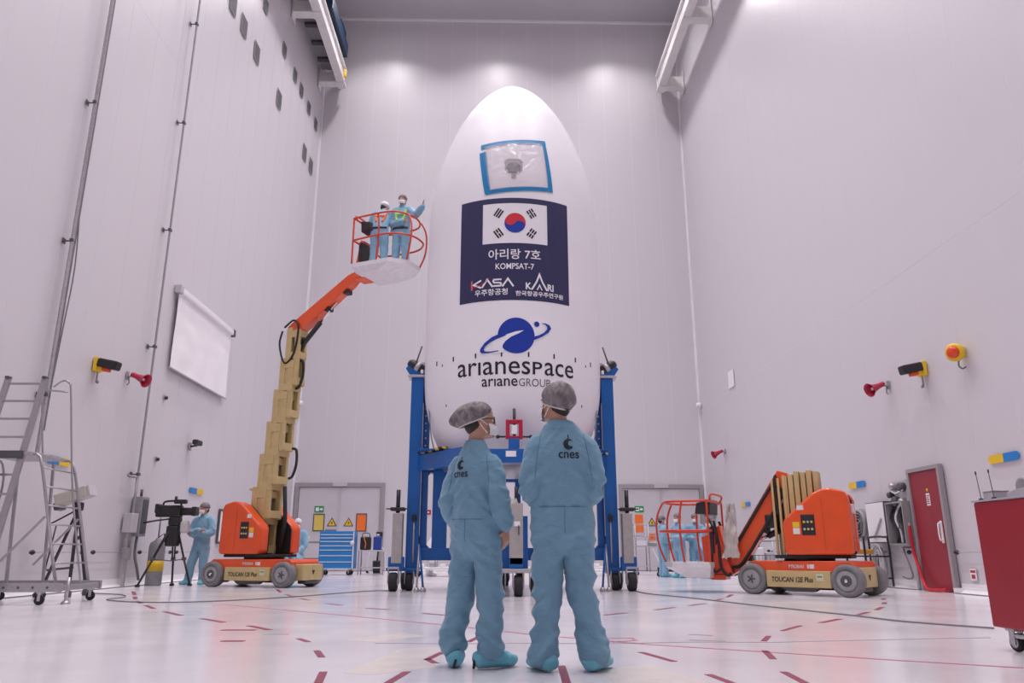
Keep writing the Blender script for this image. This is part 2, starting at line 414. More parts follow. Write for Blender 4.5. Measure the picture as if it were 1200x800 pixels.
# ------------------------------------------------------------------ vents, screen, pipes on the roller screen wall
vm = MB().box((0, -.29, -.32), (.02, .29, .32)).mesh('vent_frame', M_GREY)
sm_ = MB().box((.02, -.26, -.02), (.03, .26, .02)).mesh('slat', M_DGREY)
vents = [(y, 16.4) for y in (19.2, 20.2, 21.5, 24.15, 27.95, 29.05)] + [(y, 18.54) for y in (21.9, 24.25, 25.8, 26.8, 28.05, 29.3)]
for y, z in vents:
    s = .8 if z > 17 else 1.0
    t = thing('wall_vent', 'small dark louvred vent in the %s row high on the roller screen wall' % ('upper' if z > 17 else 'lower'), 'vent', (XWL, y, z), 0, 'vents of the %s row' % ('upper' if z > 17 else 'lower'))
    place('vent_frame', vm, t, scale=(1, s * .85, s))
    for k in range(6): place('slat', sm_, t, (0, 0, (-.24 + .096 * k) * s), scale=(1, s * .85, 1))
def roll_screen():
    t = thing('roller_screen', 'white roller projection screen pulled down high on the long wall', 'screen', (XWL, 17.75, 0))
    L = 3.95
    MB().bbox((.0, -.06, 6.82), (.16, .12, 7.02), .012).build('end_cap', M_LGREY, t)
    MB().bbox((.0, L - .1, 6.82), (.16, L + .06, 7.02), .012).build('end_cap', M_DGREY, t)
    MB().bbox((.02, .1, 6.84), (.15, L - .08, 7.0), .03, 3).build('casing', M_WHITE, t)
    n = 24; vv = []; ff = []
    for i in range(n + 1):
        y = .06 + (L - .12) * i / n
        for j in range(n + 1):
            z = 6.86 - 1.9 * j / n
            w = .07 + .012 * sin(i * .9 + j * .25) * (j / n) + .01 * noise.noise((i * .2, j * .25, 3))
            vv.append((w, y, z))
    for i in range(n):
        for j in range(n): ff.append((i*(n+1)+j, (i+1)*(n+1)+j, (i+1)*(n+1)+j+1, i*(n+1)+j+1))
    MB().add(vv, ff, True).build('screen_cloth', M_SCREEN, t)
    MB().cyl((.075, .02, 4.96), (.075, L - .02, 4.96), .022, n=8).build('bottom_bar', M_LGREY, t)
roll_screen()
def wall_pipe(y, z0, label, r, twin):
    t = thing('wall_pipe', label, 'pipe', (XWL, y, 0))
    d = .16
    if twin:
        MB().cyl((d, 0, z0), (d, 0, ZC - .02), r, n=8).build('pipe', M_STEEL, t)
        MB().cyl((d, .07, z0 + .4), (d, .07, ZC - .02), r * .7, n=8).build('cable', M_GREY, t)
        MB().tube([(d, .05, z0 + 4.6), (d + .05, .12, z0 + 3.4), (d + .03, .1, z0 + 2.2), (d, .03, z0 + .3)], .012, 6).build('loose_cable', M_CABLE, t)
    else:
        MB().tube([(d, -.45, z0 - .05), (d, -.08, z0 - .05), (d, -.02, z0 - .02), (d, 0, z0 + .08), (d, 0, ZC - .02)], r, 8).build('pipe', M_GREY, t)
    bm_ = MB().cyl((0, 0, 0), (d, 0, 0), .014, n=6).box((0, -.05, -.05), (.012, .05, .05)).box((d - .03, -.05, -.03), (d + .03, .05, .03)).mesh('bracket', M_DGREY)
    z = z0 + (1.0 if twin else .0)
    for k in range(8): place('bracket', bm_, t, (0, 0, z + 2.85 * k + (.02 if not twin else 0)))
wall_pipe(12.95, 2.3, 'grey steel pipe with a loose cable climbing the wall behind the step ladder', .035, True)
wall_pipe(16.7, 2.3, 'thin grey conduit climbing the wall beside the roller screen', .026, False)

# ------------------------------------------------------------------ horns, floodlights, beacon
def horn(p, sx, label):
    t = thing('alarm_horn', label, 'horn', p)
    M = Matrix.Translation((sx*.16, 0, -.02)) @ Matrix.Rotation(sx * rad(112), 4, 'Y') @ Matrix.Rotation(0.0, 4, 'X')
    aim = V((sx * .9, -.22, -.4)).normalized(); q = V((0, 0, 1)).rotation_difference(aim).to_matrix().to_4x4()
    M = Matrix.Translation((sx*.12, 0, .02)) @ q
    MB().lathe([(.05, -.02), (.055, .0), (.055, .1), (.06, .12), (.085, .26), (.13, .36), (.15, .38), (.14, .38), (.11, .34), (.07, .25), (.05, .2), (.0001, .2)], 20, M).build('horn_bell', M_HORN, t)
    MB().lathe([(.0001, .2), (.03, .2), (.035, .3), (.0001, .33)], 12, M).build('horn_driver', M_WHITE, t)
    MB().bbox((0, -.05, -.09), (sx*.02, .05, .09), .005).cyl((sx*.02, 0, -.03), (sx*.12, 0, .0), .02, n=8).build('mount', M_GREY, t)
    MB().tube([(sx*.04, 0, -.02), (sx*.05, .02, -.16), (sx*.02, 0, -.2)], .012, 6).build('cable', M_CABLE, t)
    return t
def flood(p, sx, label):
    t = thing('warning_camera', label, 'wall camera', p)
    MB().bbox((0, -.11, -.13), (sx*.08, .11, .15), .015).build('back_plate', M_YELLOW, t)
    MB().bbox((sx*.08, -.09, -.12), (sx*.18, .07, -.03), .012).build('lower_arm', M_YELLOW, t)
    aim = Matrix.Translation((sx*.08, -.02, .05)) @ Matrix.Rotation(rad(-6) * sx, 4, 'Z') @ Matrix.Rotation(rad(12) * sx, 4, 'Y')
    h = MB().bbox((0, -.1, -.085), (sx*.42, .1, .09), .035, 3).xf(aim); h.build('hood', M_BLACK, t)
    MB().bbox((sx*.12, -.07, -.15), (sx*.27, .05, -.08), .02).xf(aim).build('red_lens', mat('lens red', (.75, .07, .02), .25), t)
    MB().tube([(sx*.06, 0, -.12), (sx*.06, 0, -.26), (sx*.03, .06, -.32), (sx*.09, .02, -.34), (sx*.06, -.03, -.27)], .016, 6).build('cable', M_GREY, t)
    return t
def beacon(p):
    t = thing('alarm_beacon', 'yellow beacon with a red lens on the red door wall above the red cart', 'beacon', p)
    q = V((0, 0, 1)).rotation_difference(V((-.85, -.45, -.1)).normalized()).to_matrix().to_4x4()
    M = Matrix.Translation((-.08, 0, 0)) @ q
    MB().lathe([(.07, -.04), (.1, 0), (.15, .06), (.16, .12), (.16, .16), (.12, .17), (.0001, .17)], 20, M).build('body', M_YELLOW, t)
    MB().lathe([(.105, .165), (.105, .21), (.08, .24), (.0001, .25)], 18, M).build('lens', mat('lens red', (.75, .07, .02), .25), t)
    MB().bbox((0, -.07, -.09), (-.06, .07, .09), .01).build('mount', M_YELLOW, t)
    MB().tube([(-.1, 0, -.12), (-.12, 0, -.24), (-.06, 0, -.29), (-.0, 0, -.26)], .014, 6).build('cable', M_CABLE, t)
horn(at(149, 440, X=XWL), 1, 'red alarm horn on the roller screen wall beside the thin conduit')
horn(at(1041, 451, X=XWR), -1, 'red alarm horn on the red door wall next to the yellow and black camera')
horn(at(850, 529, X=XWR), -1, 'red alarm horn on the red door wall near the back corner')
flood(at(112, 428, X=XWL), 1, 'yellow and black wall camera on the roller screen wall between pipe and horn')
flood(at(1083, 433, X=XWR), -1, 'yellow and black wall camera on the red door wall between horn and beacon')
beacon(at(1129, 413, X=XWR))

# ------------------------------------------------------------------ small wall fittings
def marker(xa, ya, xb, yb, side, label):
    """two-colour marker plate flat on a side wall"""
    xw = XWL if side == 'left' else XWR; sx = 1 if side == 'left' else -1
    a, b = at(xa, ya, X=xw), at(xb, yb, X=xw)
    c = (a + b) / 2; L = abs(a.y - b.y); h = .14
    t = thing('marker_plate', label, 'marker plate', c)
    def half(s, m):
        pts = [(0, -h/2)] + [(s * (L/2 - h/2) + s * h/2 * sin(k * pi / 8), -h/2 * cos(k * pi / 8)) for k in range(9)] + [(0, h/2)]
        MB().prism([(p, q) for p, q in pts], .012).xf(Matrix.Rotation(pi/2, 4, 'Z')).xf(Matrix.Translation((sx * .008, 0, 0))).build('yellow_half' if m is M_YELLOW else 'blue_half', m, t)
    # blue towards the camera on both walls' outer ends
    if side == 'left': half(-1, M_TAGB); half(1, M_YELLOW)
    else: half(1, M_YELLOW); half(-1, M_TAGB)
marker(55, 537, 82, 543, 'left', 'blue and yellow marker plate on the wall behind the step ladder')
marker(222, 574, 238, 577, 'left', 'blue and yellow marker plate on the wall above the cameraman')
marker(995, 570, 1014, 566, 'right', 'blue and yellow marker plate on the wall beside the folded lift')
marker(1159, 539, 1195, 533, 'right', 'blue and yellow marker plate on the wall above the red cart')
marker(869, 592, 879, 590, 'right', 'blue and yellow marker plate on the wall behind the folded boom')

def wall_rods():
    for side, y0, y1 in (('left', 13.4, 15.0), ('left', 15.4, 16.9), ('left', 17.4, 19.0), ('left', 19.4, 20.9), ('left', 22.6, 24.2),
                         ('right', 15.35, 17.4), ('right', 11.9, 13.75), ('right', 18.3, 20.2), ('right', 21.0, 23.0), ('right', 24.0, 26.0)):
        xw = XWL if side == 'left' else XWR; sx = 1 if side == 'left' else -1
        t = thing('wall_rod', 'thin steel rod with black end knobs along the %s wall' % ('roller screen' if side == 'left' else 'red door'), 'wall rod', (xw, (y0 + y1) / 2, .7), 0, 'steel rods along the %s wall' % ('roller screen' if side == 'left' else 'red door'))
        L = (y1 - y0) / 2
        MB().cyl((sx*.09, -L, 0), (sx*.09, L, 0), .011, n=6).build('rod', M_STEEL, t)
        for s in (-1, 1):
            MB().cyl((0, s*(L-.1), 0), (sx*.09, s*(L-.1), 0), .014, n=6).build('standoff', M_STEEL, t)
            MB().lathe([(.0001, -.05), (.03, -.04), (.045, 0), (.03, .05), (.0001, .09)], 10, Matrix.Translation((sx*.09, s*L, 0)) @ Matrix.Rotation(-s*pi/2, 4, 'X')).build('knob', M_BLACK, t)
wall_rods()

def small_fittings():
    # pale cover plate, corner sensors
    p = at(857, 444, X=XWR)
    tag(MB().bbox((p.x, p.y - .3, p.z - .3), (p.x - .02, p.y + .3, p.z + .3), .01).build('cover_plate', mat('cover plate white', (.9, .87, .9), .4)), 'pale square cover plate on the red door wall near the back corner', 'plate')
    for x, y, X, lab in ((819, 477, XWR, 'small white sensor in the back corner next to the red door wall'), (352, 475, XWL, 'small white sensor in the back corner next to the roller screen wall')):
        p = at(x, y, X=X); sx = 1 if X < 0 else -1
        t = thing('corner_sensor', lab, 'sensor', (X + sx*.09, 29.9, p.z))
        MB().lathe([(.05, .12), (.1, .1), (.12, 0), (.09, -.08), (.0001, -.12)], 16).build('dome', M_WHITE, t)
        MB().cyl((0, 0, .1), (0, .19, .2), .025, n=8).build('arm', M_LGREY, t)
    # black CCTV camera on the roller screen wall
    p = at(222, 523, X=XWL)
    t = thing('security_camera', 'small black security camera on a wall arm left of the tall lift', 'wall camera', p)
    MB().bbox((0, -.08, -.1), (.03, .08, .1), .01).build('base_plate', M_GREY, t)
    MB().tube([(.03, 0, 0), (.2, 0, .03), (.25, -.05, .06)], .025, 8).build('arm', M_BLACK, t)
    MB().bbox((.16, -.28, .02), (.3, .1, .15), .03).build('body', M_BLACK, t)
    # round lamp socket dots
    for x, y, lab in ((193, 466, 'tiny black socket on the roller screen wall under the roller screen'), (183, 538, 'tiny black socket on the roller screen wall beside the conduit end'), (88, 630, 'tiny black socket on the roller screen wall behind the tripod light')):
        p = at(x, y, X=XWL)
        t = thing('wall_socket', lab, 'socket', p)
        MB().bbox((0, -.05, -.06), (.015, .05, .06), .006).build('socket_plate', M_GREY, t); MB().lathe([(.035, 0), (.04, .05), (.02, .06), (.0001, .06)], 12, Matrix.Translation((.015, 0, 0)) @ Matrix.Rotation(pi/2, 4, 'Y')).build('socket_cap', M_BLACK, t)
    # controls on the roller screen wall behind the television camera
    p = at(157, 605, X=XWL)
    t = thing('control_box', 'grey control box with cable on the roller screen wall beside the television camera', 'control box', (XWL, p.y, p.z))
    MB().bbox((0, -.17, -.42), (.22, .17, .42), .015).build('housing', M_GREY, t)
    MB().bbox((.22, -.13, -.36), (.235, .13, .36), .008).build('front_cover', M_DGREY, t)
    MB().cyl((.1, 0, .42), (.1, 0, .58), .03, n=8).build('gland', M_DGREY, t)
    MB().tube([(.12, 0, -.42), (.12, 0, -.8), (.14, .15, -1.1), (.12, .32, -1.32)], .03, 8).build('cable', M_CABLE, t)
    p = at(147, 605, X=XWL)
    t = thing('switch_box', 'small pale switch box on a steel post by the roller screen wall', 'switch box', (XWL + .12, p.y, 0))
    MB().bar((0, 0, 0), (0, 0, 1.25), .06).build('post', M_STEEL, t); MB().bbox((-.1, -.14, 1.1), (.1, .14, 1.5), .015).build('box', M_LGREY, t); MB().bbox((-.06, -.1, .55), (.06, .1, .8), .01).build('lower_box', M_GREY, t)
    p = at(176, 690, X=-7.35)
    t = thing('gas_cylinder', 'grey upright canister with a yellow label beside the television camera tripod', 'canister', (-7.45, 17.5, 0))
    MB().lathe([(.16, 0), (.17, .03), (.17, .82), (.15, .9), (.06, .96), (.05, 1.0), (.0001, 1.0)], 20).build('body', M_GREY, t)
    MB().lathe([(.173, .3), (.173, .52)], 20).build('label_band', M_YELLOW, t)
    MB().cyl((0, 0, 1.0), (0, 0, 1.55), .018, n=8).build('lance', M_GREY, t); MB().tube([(.0, .02, 1.02), (.1, .05, 1.1), (.13, .05, .9)], .014, 6).build('hose', M_RUBBER, t)
    p = at(262, 617, X=XWL)
    t = thing('notice_frame', 'white notice in a dark frame on the roller screen wall beside the tall lift', 'notice', p)
    for a, b in (((0,-.5,-.48),(.04,-.44,.48)), ((0,.44,-.48),(.04,.5,.48)), ((0,-.44,-.48),(.04,.44,-.42)), ((0,-.44,.42),(.04,.44,.48))): MB().box(a, b).build('frame_bar', M_DGREY, t)
    MB().box((0, -.44, -.42), (.02, .44, .42)).build('sheet', M_WHITE, t)
    MB().bbox((.02, -.25, -.05), (.05, -.12, .08), .01).build('lock', M_GREY, t)
    # signs on the back doors
    y = YWB - .0515
    def sign(name, xc, zc, w, h, m, label, border=True, word=None):
        t = thing(name, label, 'sign', (xc, y, zc))
        MB().bbox((-w/2, 0, -h/2), (w/2, -.012, h/2), .004).build('plate', m, t)
        if border:
            for a, b in (((-w/2,-.012,-h/2),(-w/2+.04,-.02,h/2)), ((w/2-.04,-.012,-h/2),(w/2,-.02,h/2)), ((-w/2+.04,-.012,-h/2),(w/2-.04,-.02,-h/2+.04)), ((-w/2+.04,-.012,h/2-.04),(w/2-.04,-.02,h/2))): MB().box(a, b).build('border', M_DGREY, t)
        return t
    def X_(x, yy): p = at(x, yy, Y=y); return p.x, p.z
    x_, z_ = X_(373.5, 612); sign('door_sign', x_, z_, .44, .66, M_SIGNY, 'yellow framed sign on the grey double door behind the blue cabinet')
    x_, z_ = X_(423.5, 612); sign('door_sign', x_, z_, .42, .68, M_SIGNO, 'orange framed sign on the grey double door behind the blue cabinet')
    x_, z_ = X_(749, 613); sign('door_sign', x_, z_, .32, .66, M_SIGNO, 'orange sign on the grey double door beside the folded lift', False)
    for px_, lab in ((374, 'green exit sign above the yellow sign on the door'), (749, 'green exit sign above the orange sign beside the blue stand')):
        x_, z_ = X_(px_, 596.5)
        t = sign('exit_sign', x_, z_, .36, .24, M_GREEN, lab, False)
        decal(merge_geo(poly_geo([(-.13, -.07), (.0, -.07), (.0, .07), (-.13, .07)]), poly_geo([(.03, -.03), (.09, -.03), (.09, -.07), (.15, 0), (.09, .07), (.09, .03), (.03, .03)])), 'pictogram', M_WHITE, t, frame_to((0, -.0135, 0), (1, 0, 0), (0, 0, 1)))
    for px_, py_, lab in ((389, 612, 'yellow warning triangle next to the yellow sign on the double door'), (408.5, 612, 'yellow warning triangle next to the orange sign on the double door'), (764, 612, 'yellow warning triangle on the double door beside the blue stand'), (764, 629, 'orange warning plate under the triangle beside the blue stand')):
        x_, z_ = X_(px_, py_)
        t = thing('warning_sign', lab, 'sign', (x_, y, z_))
        if 'plate' in lab:
            MB().bbox((-.13, 0, -.13), (.13, -.012, .13), .004).build('plate', M_SIGNO, t)
            k = .6
        else:
            MB().prism([(-.19, -.14), (.19, -.14), (0, .19)], (-.012, 0), bevel=.004).build('plate', M_BLACK, t); k = 1
            MB().prism([(-.14, -.115), (.14, -.115), (0, .135)], (-.016, -.012)).build('yellow_face', M_YELLOW, t)
        decal(poly_geo([(.015, .07*k), (-.04*k, -.01), (-.005, -.01), (-.02*k, -.085*k), (.045*k, .0), (.01, .0)]), 'bolt_mark', M_BLACK, t, frame_to((0, -.0175, -.01), (1, 0, 0), (0, 0, 1)))
    # yellow fitting on back wall corner right
    p = at(837, 597, X=XWR)
    t = thing('gas_alarm', 'yellow alarm box with a wire cage in the back corner above the folded boom', 'alarm', (XWR, 29.2, p.z))
    MB().bbox((0, -.2, -.18), (-.25, .2, .14), .03).build('box', M_YELLOW, t)
    MB().bbox((-.05, -.3, -.34), (-.2, .3, -.2), .01).build('shelf', M_GREY, t)
    MB().tube([(-.12, -.2, .14), (-.12, -.18, .36), (-.12, 0, .44), (-.12, .18, .36), (-.12, .2, .14)], .018, 6).build('cage', M_STEEL, t)
    # fire sticker by the red door
    p = at(1142, 689, X=XWR - .02)
    t = thing('fire_sticker', 'small red and white extinguisher sticker low on the wall beside the red door', 'sticker', (XWR, p.y, .33))
    MB().box((0, -.09, -.1), (-.004, .09, .1)).build('plate', M_WHITE, t); MB().box((-.004, -.05, -.07), (-.006, .05, .0)).build('red_mark', M_HORN, t); MB().box((-.004, -.07, .03), (-.006, .07, .07)).build('red_bar', M_HORN, t)
small_fittings()

def right_wall_kit():
    x = XWR
    def P(a, b): return at(a, b, X=x)
    p = P(1058, 580)
    t = thing('valve_panel', 'cluster of steel valves and gauges on the red door wall above the open box', 'valve panel', p)
    MB().bbox((0, -.3, -.28), (-.05, .3, .3), .01).build('back_plate', M_LGREY, t)
    for k, (yy, zz, r) in enumerate(((-.18, .15, .09), (.15, .18, .07), (.1, -.12, .1), (-.15, -.15, .08), (.28, .02, .06))):
        MB().lathe([(r, 0), (r, .1), (r*.8, .12), (.0001, .12)], 16, Matrix.Translation((-.05, yy, zz)) @ Matrix.Rotation(-pi/2, 4, 'Y')).build('gauge', M_STEEL if k % 2 else M_DGREY, t)
    MB().tube([(-.12, -.25, .1), (-.14, 0, .04), (-.14, .2, .1), (-.1, .36, -.02)], .028, 8).build('pipe', M_CHROME, t)
    MB().tube([(-.12, -.15, -.15), (-.14, -.05, -.24), (-.12, .0, -.27)], .03, 8).build('drop_pipe', M_STEEL, t)
    p = P(1063, 613)
    t = thing('open_box', 'open grey electrical box full of dark cables on the red door wall', 'electrical box', p)
    for a, b in (((0,-.34,-.42),(-.24,-.31,.42)), ((0,.31,-.42),(-.24,.34,.42)), ((0,-.31,-.42),(-.24,.31,-.39)), ((0,-.31,.39),(-.24,.31,.42)), ((0,-.31,-.39),(-.02,.31,.39))): MB().box(a, b).build('side_panel', M_GREY, t)
    for k in range(6):
        yy = -.24 + .095 * k
        MB().tube([(-.08, yy, .37), (-.16 - .02*(k % 2), yy + .03, .1), (-.12, yy - .05*(k % 3), -.15), (-.1, yy + .02, -.37)], .022, 6).build('cable', M_BLACK if k % 3 else M_WHITE, t)
    MB().bbox((-.03, -.1, -.1), (-.16, .12, .18), .01).build('breaker', M_DGREY, t)
    p = P(1038, 612)
    t = thing('white_cabinet', 'white wall cabinet with a dark edge and a diagonal lever', 'wall cabinet', p)
    MB().bbox((0, -.4, -.42), (-.2, .4, .42), .01).build('body', M_DGREY, t)
    MB().bbox((-.2, -.38, -.4), (-.215, .38, .4), .006).build('door', M_WHITE, t)
    MB().bar((-.235, -.28, .08), (-.235, .1, -.32), .03).build('lever', M_LGREY, t)
    p = P(1016, 615)
    t = thing('wall_fan', 'round grey extractor fan in a square frame on the red door wall', 'fan', p)
    MB().bbox((0, -.38, -.36), (-.1, .38, .36), .015).build('frame', M_LGREY, t)
    R_ = Matrix.Translation((-.1, 0, 0)) @ Matrix.Rotation(-pi/2, 4, 'Y')
    MB().lathe([(.32, 0), (.34, .1), (.3, .12), (.29, .02), (.0001, .02)], 28, R_).build('rim', M_GREY, t)
    for k in range(4):
        MB().lathe([(.06 + .06*k, .1), (.07 + .06*k, .11), (.08 + .06*k, .1)], 24, R_).build('grille_ring', M_STEEL, t)
    MB().lathe([(.08, .02), (.08, .11), (.0001, .13)], 16, R_).build('hub', M_DGREY, t)
    # coiled hoses hanging below
    p = P(1040, 655)
    t = thing('hose_coil', 'large coil of pale hoses hanging on the red door wall above the coving', 'hose coil', (x - .02, p.y, .6))
    rnd = random.Random(3)
    for k in range(9):
        rr = .19 + .016 * k; zz = .53 + rnd.uniform(-.03, .03)
        pts = [(-.12 - .03 * (k % 3), rr * .72 * cos(a), (zz - .66 + (-.1 if k % 2 else 0)) + rr * 1.25 * sin(a)) for a in [2*pi*i/28 for i in range(28)]]
        MB().tube([q for q in pts], .02, 6, closed=True).build('hose_loop', M_LGREY if k % 3 else M_GREY, t)
    MB().bbox((0, -.05, .08), (-.2, .05, .13), .01).build('hook', M_STEEL, t)
    t = thing('hanging_cable', 'single grey cable looping down the wall from the open box', 'cable', (x, P(1070, 640).y, 0))
    MB().tube([(-.14, .1, .8), (-.16, .05, .7), (-.18, -.1, .5), (-.16, -.15, .25), (-.12, .1, .2), (-.1, .35, .23)], .016, 6).build('cable', M_CABLE, t)
    MB().bbox((0, .05, .78), (-.16, .15, .81), .005).build('gland', M_GREY, t)
    # red hose by the door
    q = P(1087, 650)
    t = thing('red_hose', 'red hose hanging beside the red door and trailing on the floor', 'hose', (x, 15.1, 0))
    MB().tube([(-.12, .05, 1.28), (-.15, .0, 1.1), (-.14, -.02, .7), (-.15, -.15, .4), (-.17, -.3, .12), (-.22, -.5, .04), (-.22, -.8, .035), (-.2, -1.05, .05)], .03, 8).build('hose', mat('hose red', (.55, .01, .03), .4), t)
    MB().tube([(-.02, .06, 1.1), (-.1, .06, 1.25), (-.14, .05, 1.3), (-.14, .02, 1.2)], .03, 8).build('elbow', M_LGREY, t)
    MB().cyl((-.08, .06, 0.02), (-.08, .06, 1.2), .035, n=10).build('riser_pipe', M_LGREY, t)
    # black wire stand with hoses in front of the wall
    t = thing('hose_trolley', 'black tube trolley standing against the red door wall behind the folded lift', 'trolley', (7.75, 16.1, 0))
    MB().tube([(-.3, .4, .04), (-.3, .4, .92), (-.26, .3, 1.0), (-.26, -.3, 1.0), (-.3, -.42, .9), (-.3, -.42, .04)], .022, 8).build('front_loop', M_BLACK, t)
    MB().tube([(.2, .4, .04), (.2, .4, .92), (.18, .3, 1.0), (.18, -.3, 1.0), (.2, -.42, .9), (.2, -.42, .04)], .022, 8).build('rear_loop', M_BLACK, t)
    for yy in (-.42, .4):
        for zz in (.2, .62): MB().cyl((-.3, yy, zz), (.2, yy, zz), .016, n=8).build('cross_bar', M_BLACK, t)
    MB().cyl((-.3, -.42, .3), (-.3, .4, .3), .016, n=8).build('cross_bar', M_BLACK, t)
    MB().bbox((-.28, .08, .66), (.12, .36, .76), .02).build('orange_case', mat('case ochre', (.6, .3, .03), .5), t)
right_wall_kit()

# ------------------------------------------------------------------ floor markings (painted tape and joints, children of the floor)
def strip(pts, w, m, name, z=.002):
    """flat tape along floor points"""
    pts = [V((p[0], p[1], 0)) for p in pts]; vv = []; ff = []
    for i, p in enumerate(pts):
        t = (pts[min(i+1, len(pts)-1)] - pts[max(i-1, 0)]).normalized(); s = V((-t.y, t.x, 0)) * w / 2
        vv += [(p.x - s.x, p.y - s.y, 0), (p.x + s.x, p.y + s.y, 0), (p.x - s.x, p.y - s.y, z), (p.x + s.x, p.y + s.y, z)]
    for i in range(len(pts) - 1):
        a, b = 4*i, 4*i+4
        ff += [(a+2, b+2, b+3, a+3), (a, a+2, a+3, a+1)[::-1] if i == 0 else (a, b, b+2, a+2), (a+1, a+3, b+3, b+1)]
    n = len(vv) // 4 - 1
    ff += [(0, 4, 6, 2), (4*n, 4*n+1, 4*n+3, 4*n+2), (0, 1, 3, 2)]
    return MB().add(vv, ff).build(name, m, floor)
def fl(*pp): return [at(x, y, Z=0) for x, y in pp]
def floor_marks():
    dashes = [((156,693),(158,697)), ((158,699),(159,702)), ((161,704),(165,707)), ((171,709),(180,713)), ((193,716.5),(212,721)), ((236,724.5),(262,729)),
              ((292,733),(316,738)), ((350,748),(361,752)), ((371,762),(377,770)), ((379,787),(373,800)), ((510,777),(500,772)), ((477,787),(455,800)),
              ((500,773),(519,764)), ((658,780),(664,800)), ((549,752),(561,746)), ((751,764),(790,775)), ((830,790),(862,802)), ((918,787),(943,800)),
              ((896,762),(906,772)), ((895,751),(901,745)), ((917,739),(938,733)), ((962,729.5),(985,725)), ((1003,721),(1018,717)), ((1027,714.5),(1034,711)), ((1036,707.5),(1037,705.5)), ((1035,702.5),(1036,701)),
              ((325,690.5),(329,694)), ((335,696.5),(344,699)), ((352,701),(362,703)), ((383,707),(400,709)), ((430,712.5),(455,714)), ((496,718.5),(520,720.5)),
              ((709,720.5),(734,718)), ((768,714.5),(790,711.5)), ((808,709.5),(826,707)), ((840,703),(846,701.5)), ((852,699.5),(858,696.5))]
    for a, b in dashes:
        pa, pb = at(*a, Z=0), at(*b, Z=0)
        if (pa - pb).length < .15:
            d = (pb - pa).normalized() if (pa - pb).length > 1e-4 else V((0, 1, 0)); pb = pa + d * .15
        strip([pa, pb], .05 if pa.y < 8 else .065, M_FLOORRED, 'red_tape_dash')
    # long thin pink-red line, crossing the floor
    strip(fl((250,710), (262,708), (300,711.5), (400,720.5), (520,732), (620,743), (760,755), (900,764), (1050,773.5), (1199,782.5)), .035, M_FLOORPINK, 'pink_floor_line')
    strip(fl((708,748), (740,747.5), (745,750), (720,752.5), (708,751)), .035, M_FLOORPINK, 'pink_floor_line')
    # grey joints and thin cables lying on the floor
    strip(fl((440,753.5), (520,754), (620,753.5), (720,754), (812,752), (900,752.5), (1100,748), (1160,747)), .03, M_FLOORGREY, 'floor_joint')
    strip(fl((808,743), (835,744.5)), .05, M_FLOORGREY, 'floor_joint')
    strip(fl((808,749.5), (850,751)), .05, M_FLOORGREY, 'floor_joint')
    strip(fl((260,738), (300,738)), .09, M_FLOORRED, 'red_tape_dash')
    strip(fl((260,751), (286,751)), .09, M_FLOORRED, 'red_tape_dash')
    strip(fl((310,743), (338,743)), .06, M_FLOORGREY, 'floor_joint')
    # worn yellowish patches of old coating
    wm = mat('worn yellow coating', (.72, .66, .62), .25, nscale=6, namt=.06)
    for pts in (((402,788),(470,760),(520,757),(512,782),(430,791)), ((720,800),(700,785),(760,778),(830,800)), ((405,750),(470,741),(500,745),(440,752))):
        q = fl(*pts); MB().add([(p.x, p.y, 0) for p in q] + [(p.x, p.y, .0008) for p in q], [tuple(range(len(q), 2*len(q))), tuple(range(len(q)))[::-1]] + [(i, (i+1) % len(q), (i+1) % len(q) + len(q), i + len(q)) for i in range(len(q))]).build('worn_patch', wm, floor)
floor_marks()
def floor_cable(pts, label, r=.012):
    q = fl(*pts); o = MB().tube([(p.x, p.y, r + .001) for p in q], r, 6).build('floor_cable', M_CABLE); return tag(o, label, 'cable')
floor_cable(((95,695),(140,697),(146,700),(125,703),(160,706),(220,706),(300,702.5),(360,698.5),(430,693),(462,692.5)), 'thin grey cable snaking over the floor from the television camera past the tall lift', .009)
floor_cable(((742,692),(760,696),(810,701),(870,708),(940,715.5),(1010,723),(1060,729),(1165,737)), 'thin grey cable lying on the floor from the blue stand to the red cart', .009)

# ------------------------------------------------------------------ the rocket fairing
from mathutils.geometry import tessellate_polygon
FX, FY = .34, 15.2
_P = [(2.35,1.34),(2.7,1.49),(3.0,1.61),(3.3,1.70),(3.65,1.765),(4.1,1.79),(4.9,1.795),(6.2,1.795),(7.2,1.79),(7.6,1.775),(7.9,1.75),(8.4,1.665),(8.8,1.56),(9.2,1.42),(9.8,1.155),(10.3,.83),(10.6,.56),(10.8,.30),(10.87,.15),(10.9,.001)]
def _dense():
    out = []
    for i in range(len(_P) - 1):
        p0 = _P[max(i-1, 0)]; p1 = _P[i]; p2 = _P[i+1]; p3 = _P[min(i+2, len(_P)-1)]
        for k in range(6):
            t = k / 6
            if i == 0 or i == len(_P) - 2: out.append((p1[0] + (p2[0]-p1[0])*t, p1[1] + (p2[1]-p1[1])*t)); continue
            def m(a, b, c): return (c[1]-a[1]) / (c[0]-a[0])
            h = p2[0]-p1[0]; m1 = m(p0, p1, p2)*h; m2 = m(p1, p2, p3)*h
            r = (2*t**3-3*t**2+1)*p1[1] + (t**3-2*t**2+t)*m1 + (-2*t**3+3*t**2)*p2[1] + (t**3-t**2)*m2
            out.append((p1[0] + h*t, r))
    return out + [_P[-1]]
PROF = _dense()
def RZ(z):
    if z <= PROF[0][0]: return PROF[0][1]
    for (a, b), (c, d) in zip(PROF, PROF[1:]):
        if z <= c: return b + (d - b) * (z - a) / (c - a)
    return 0.001
def wrap(s, z, off=0.0):
    th = s / 1.8; r = RZ(z) + off
    return V((r * sin(th), -r * cos(th), z))
M_FAIR = mat('fairing white', (.86, .83, .87), .42, spec=.4, nscale=1.5, namt=.015)
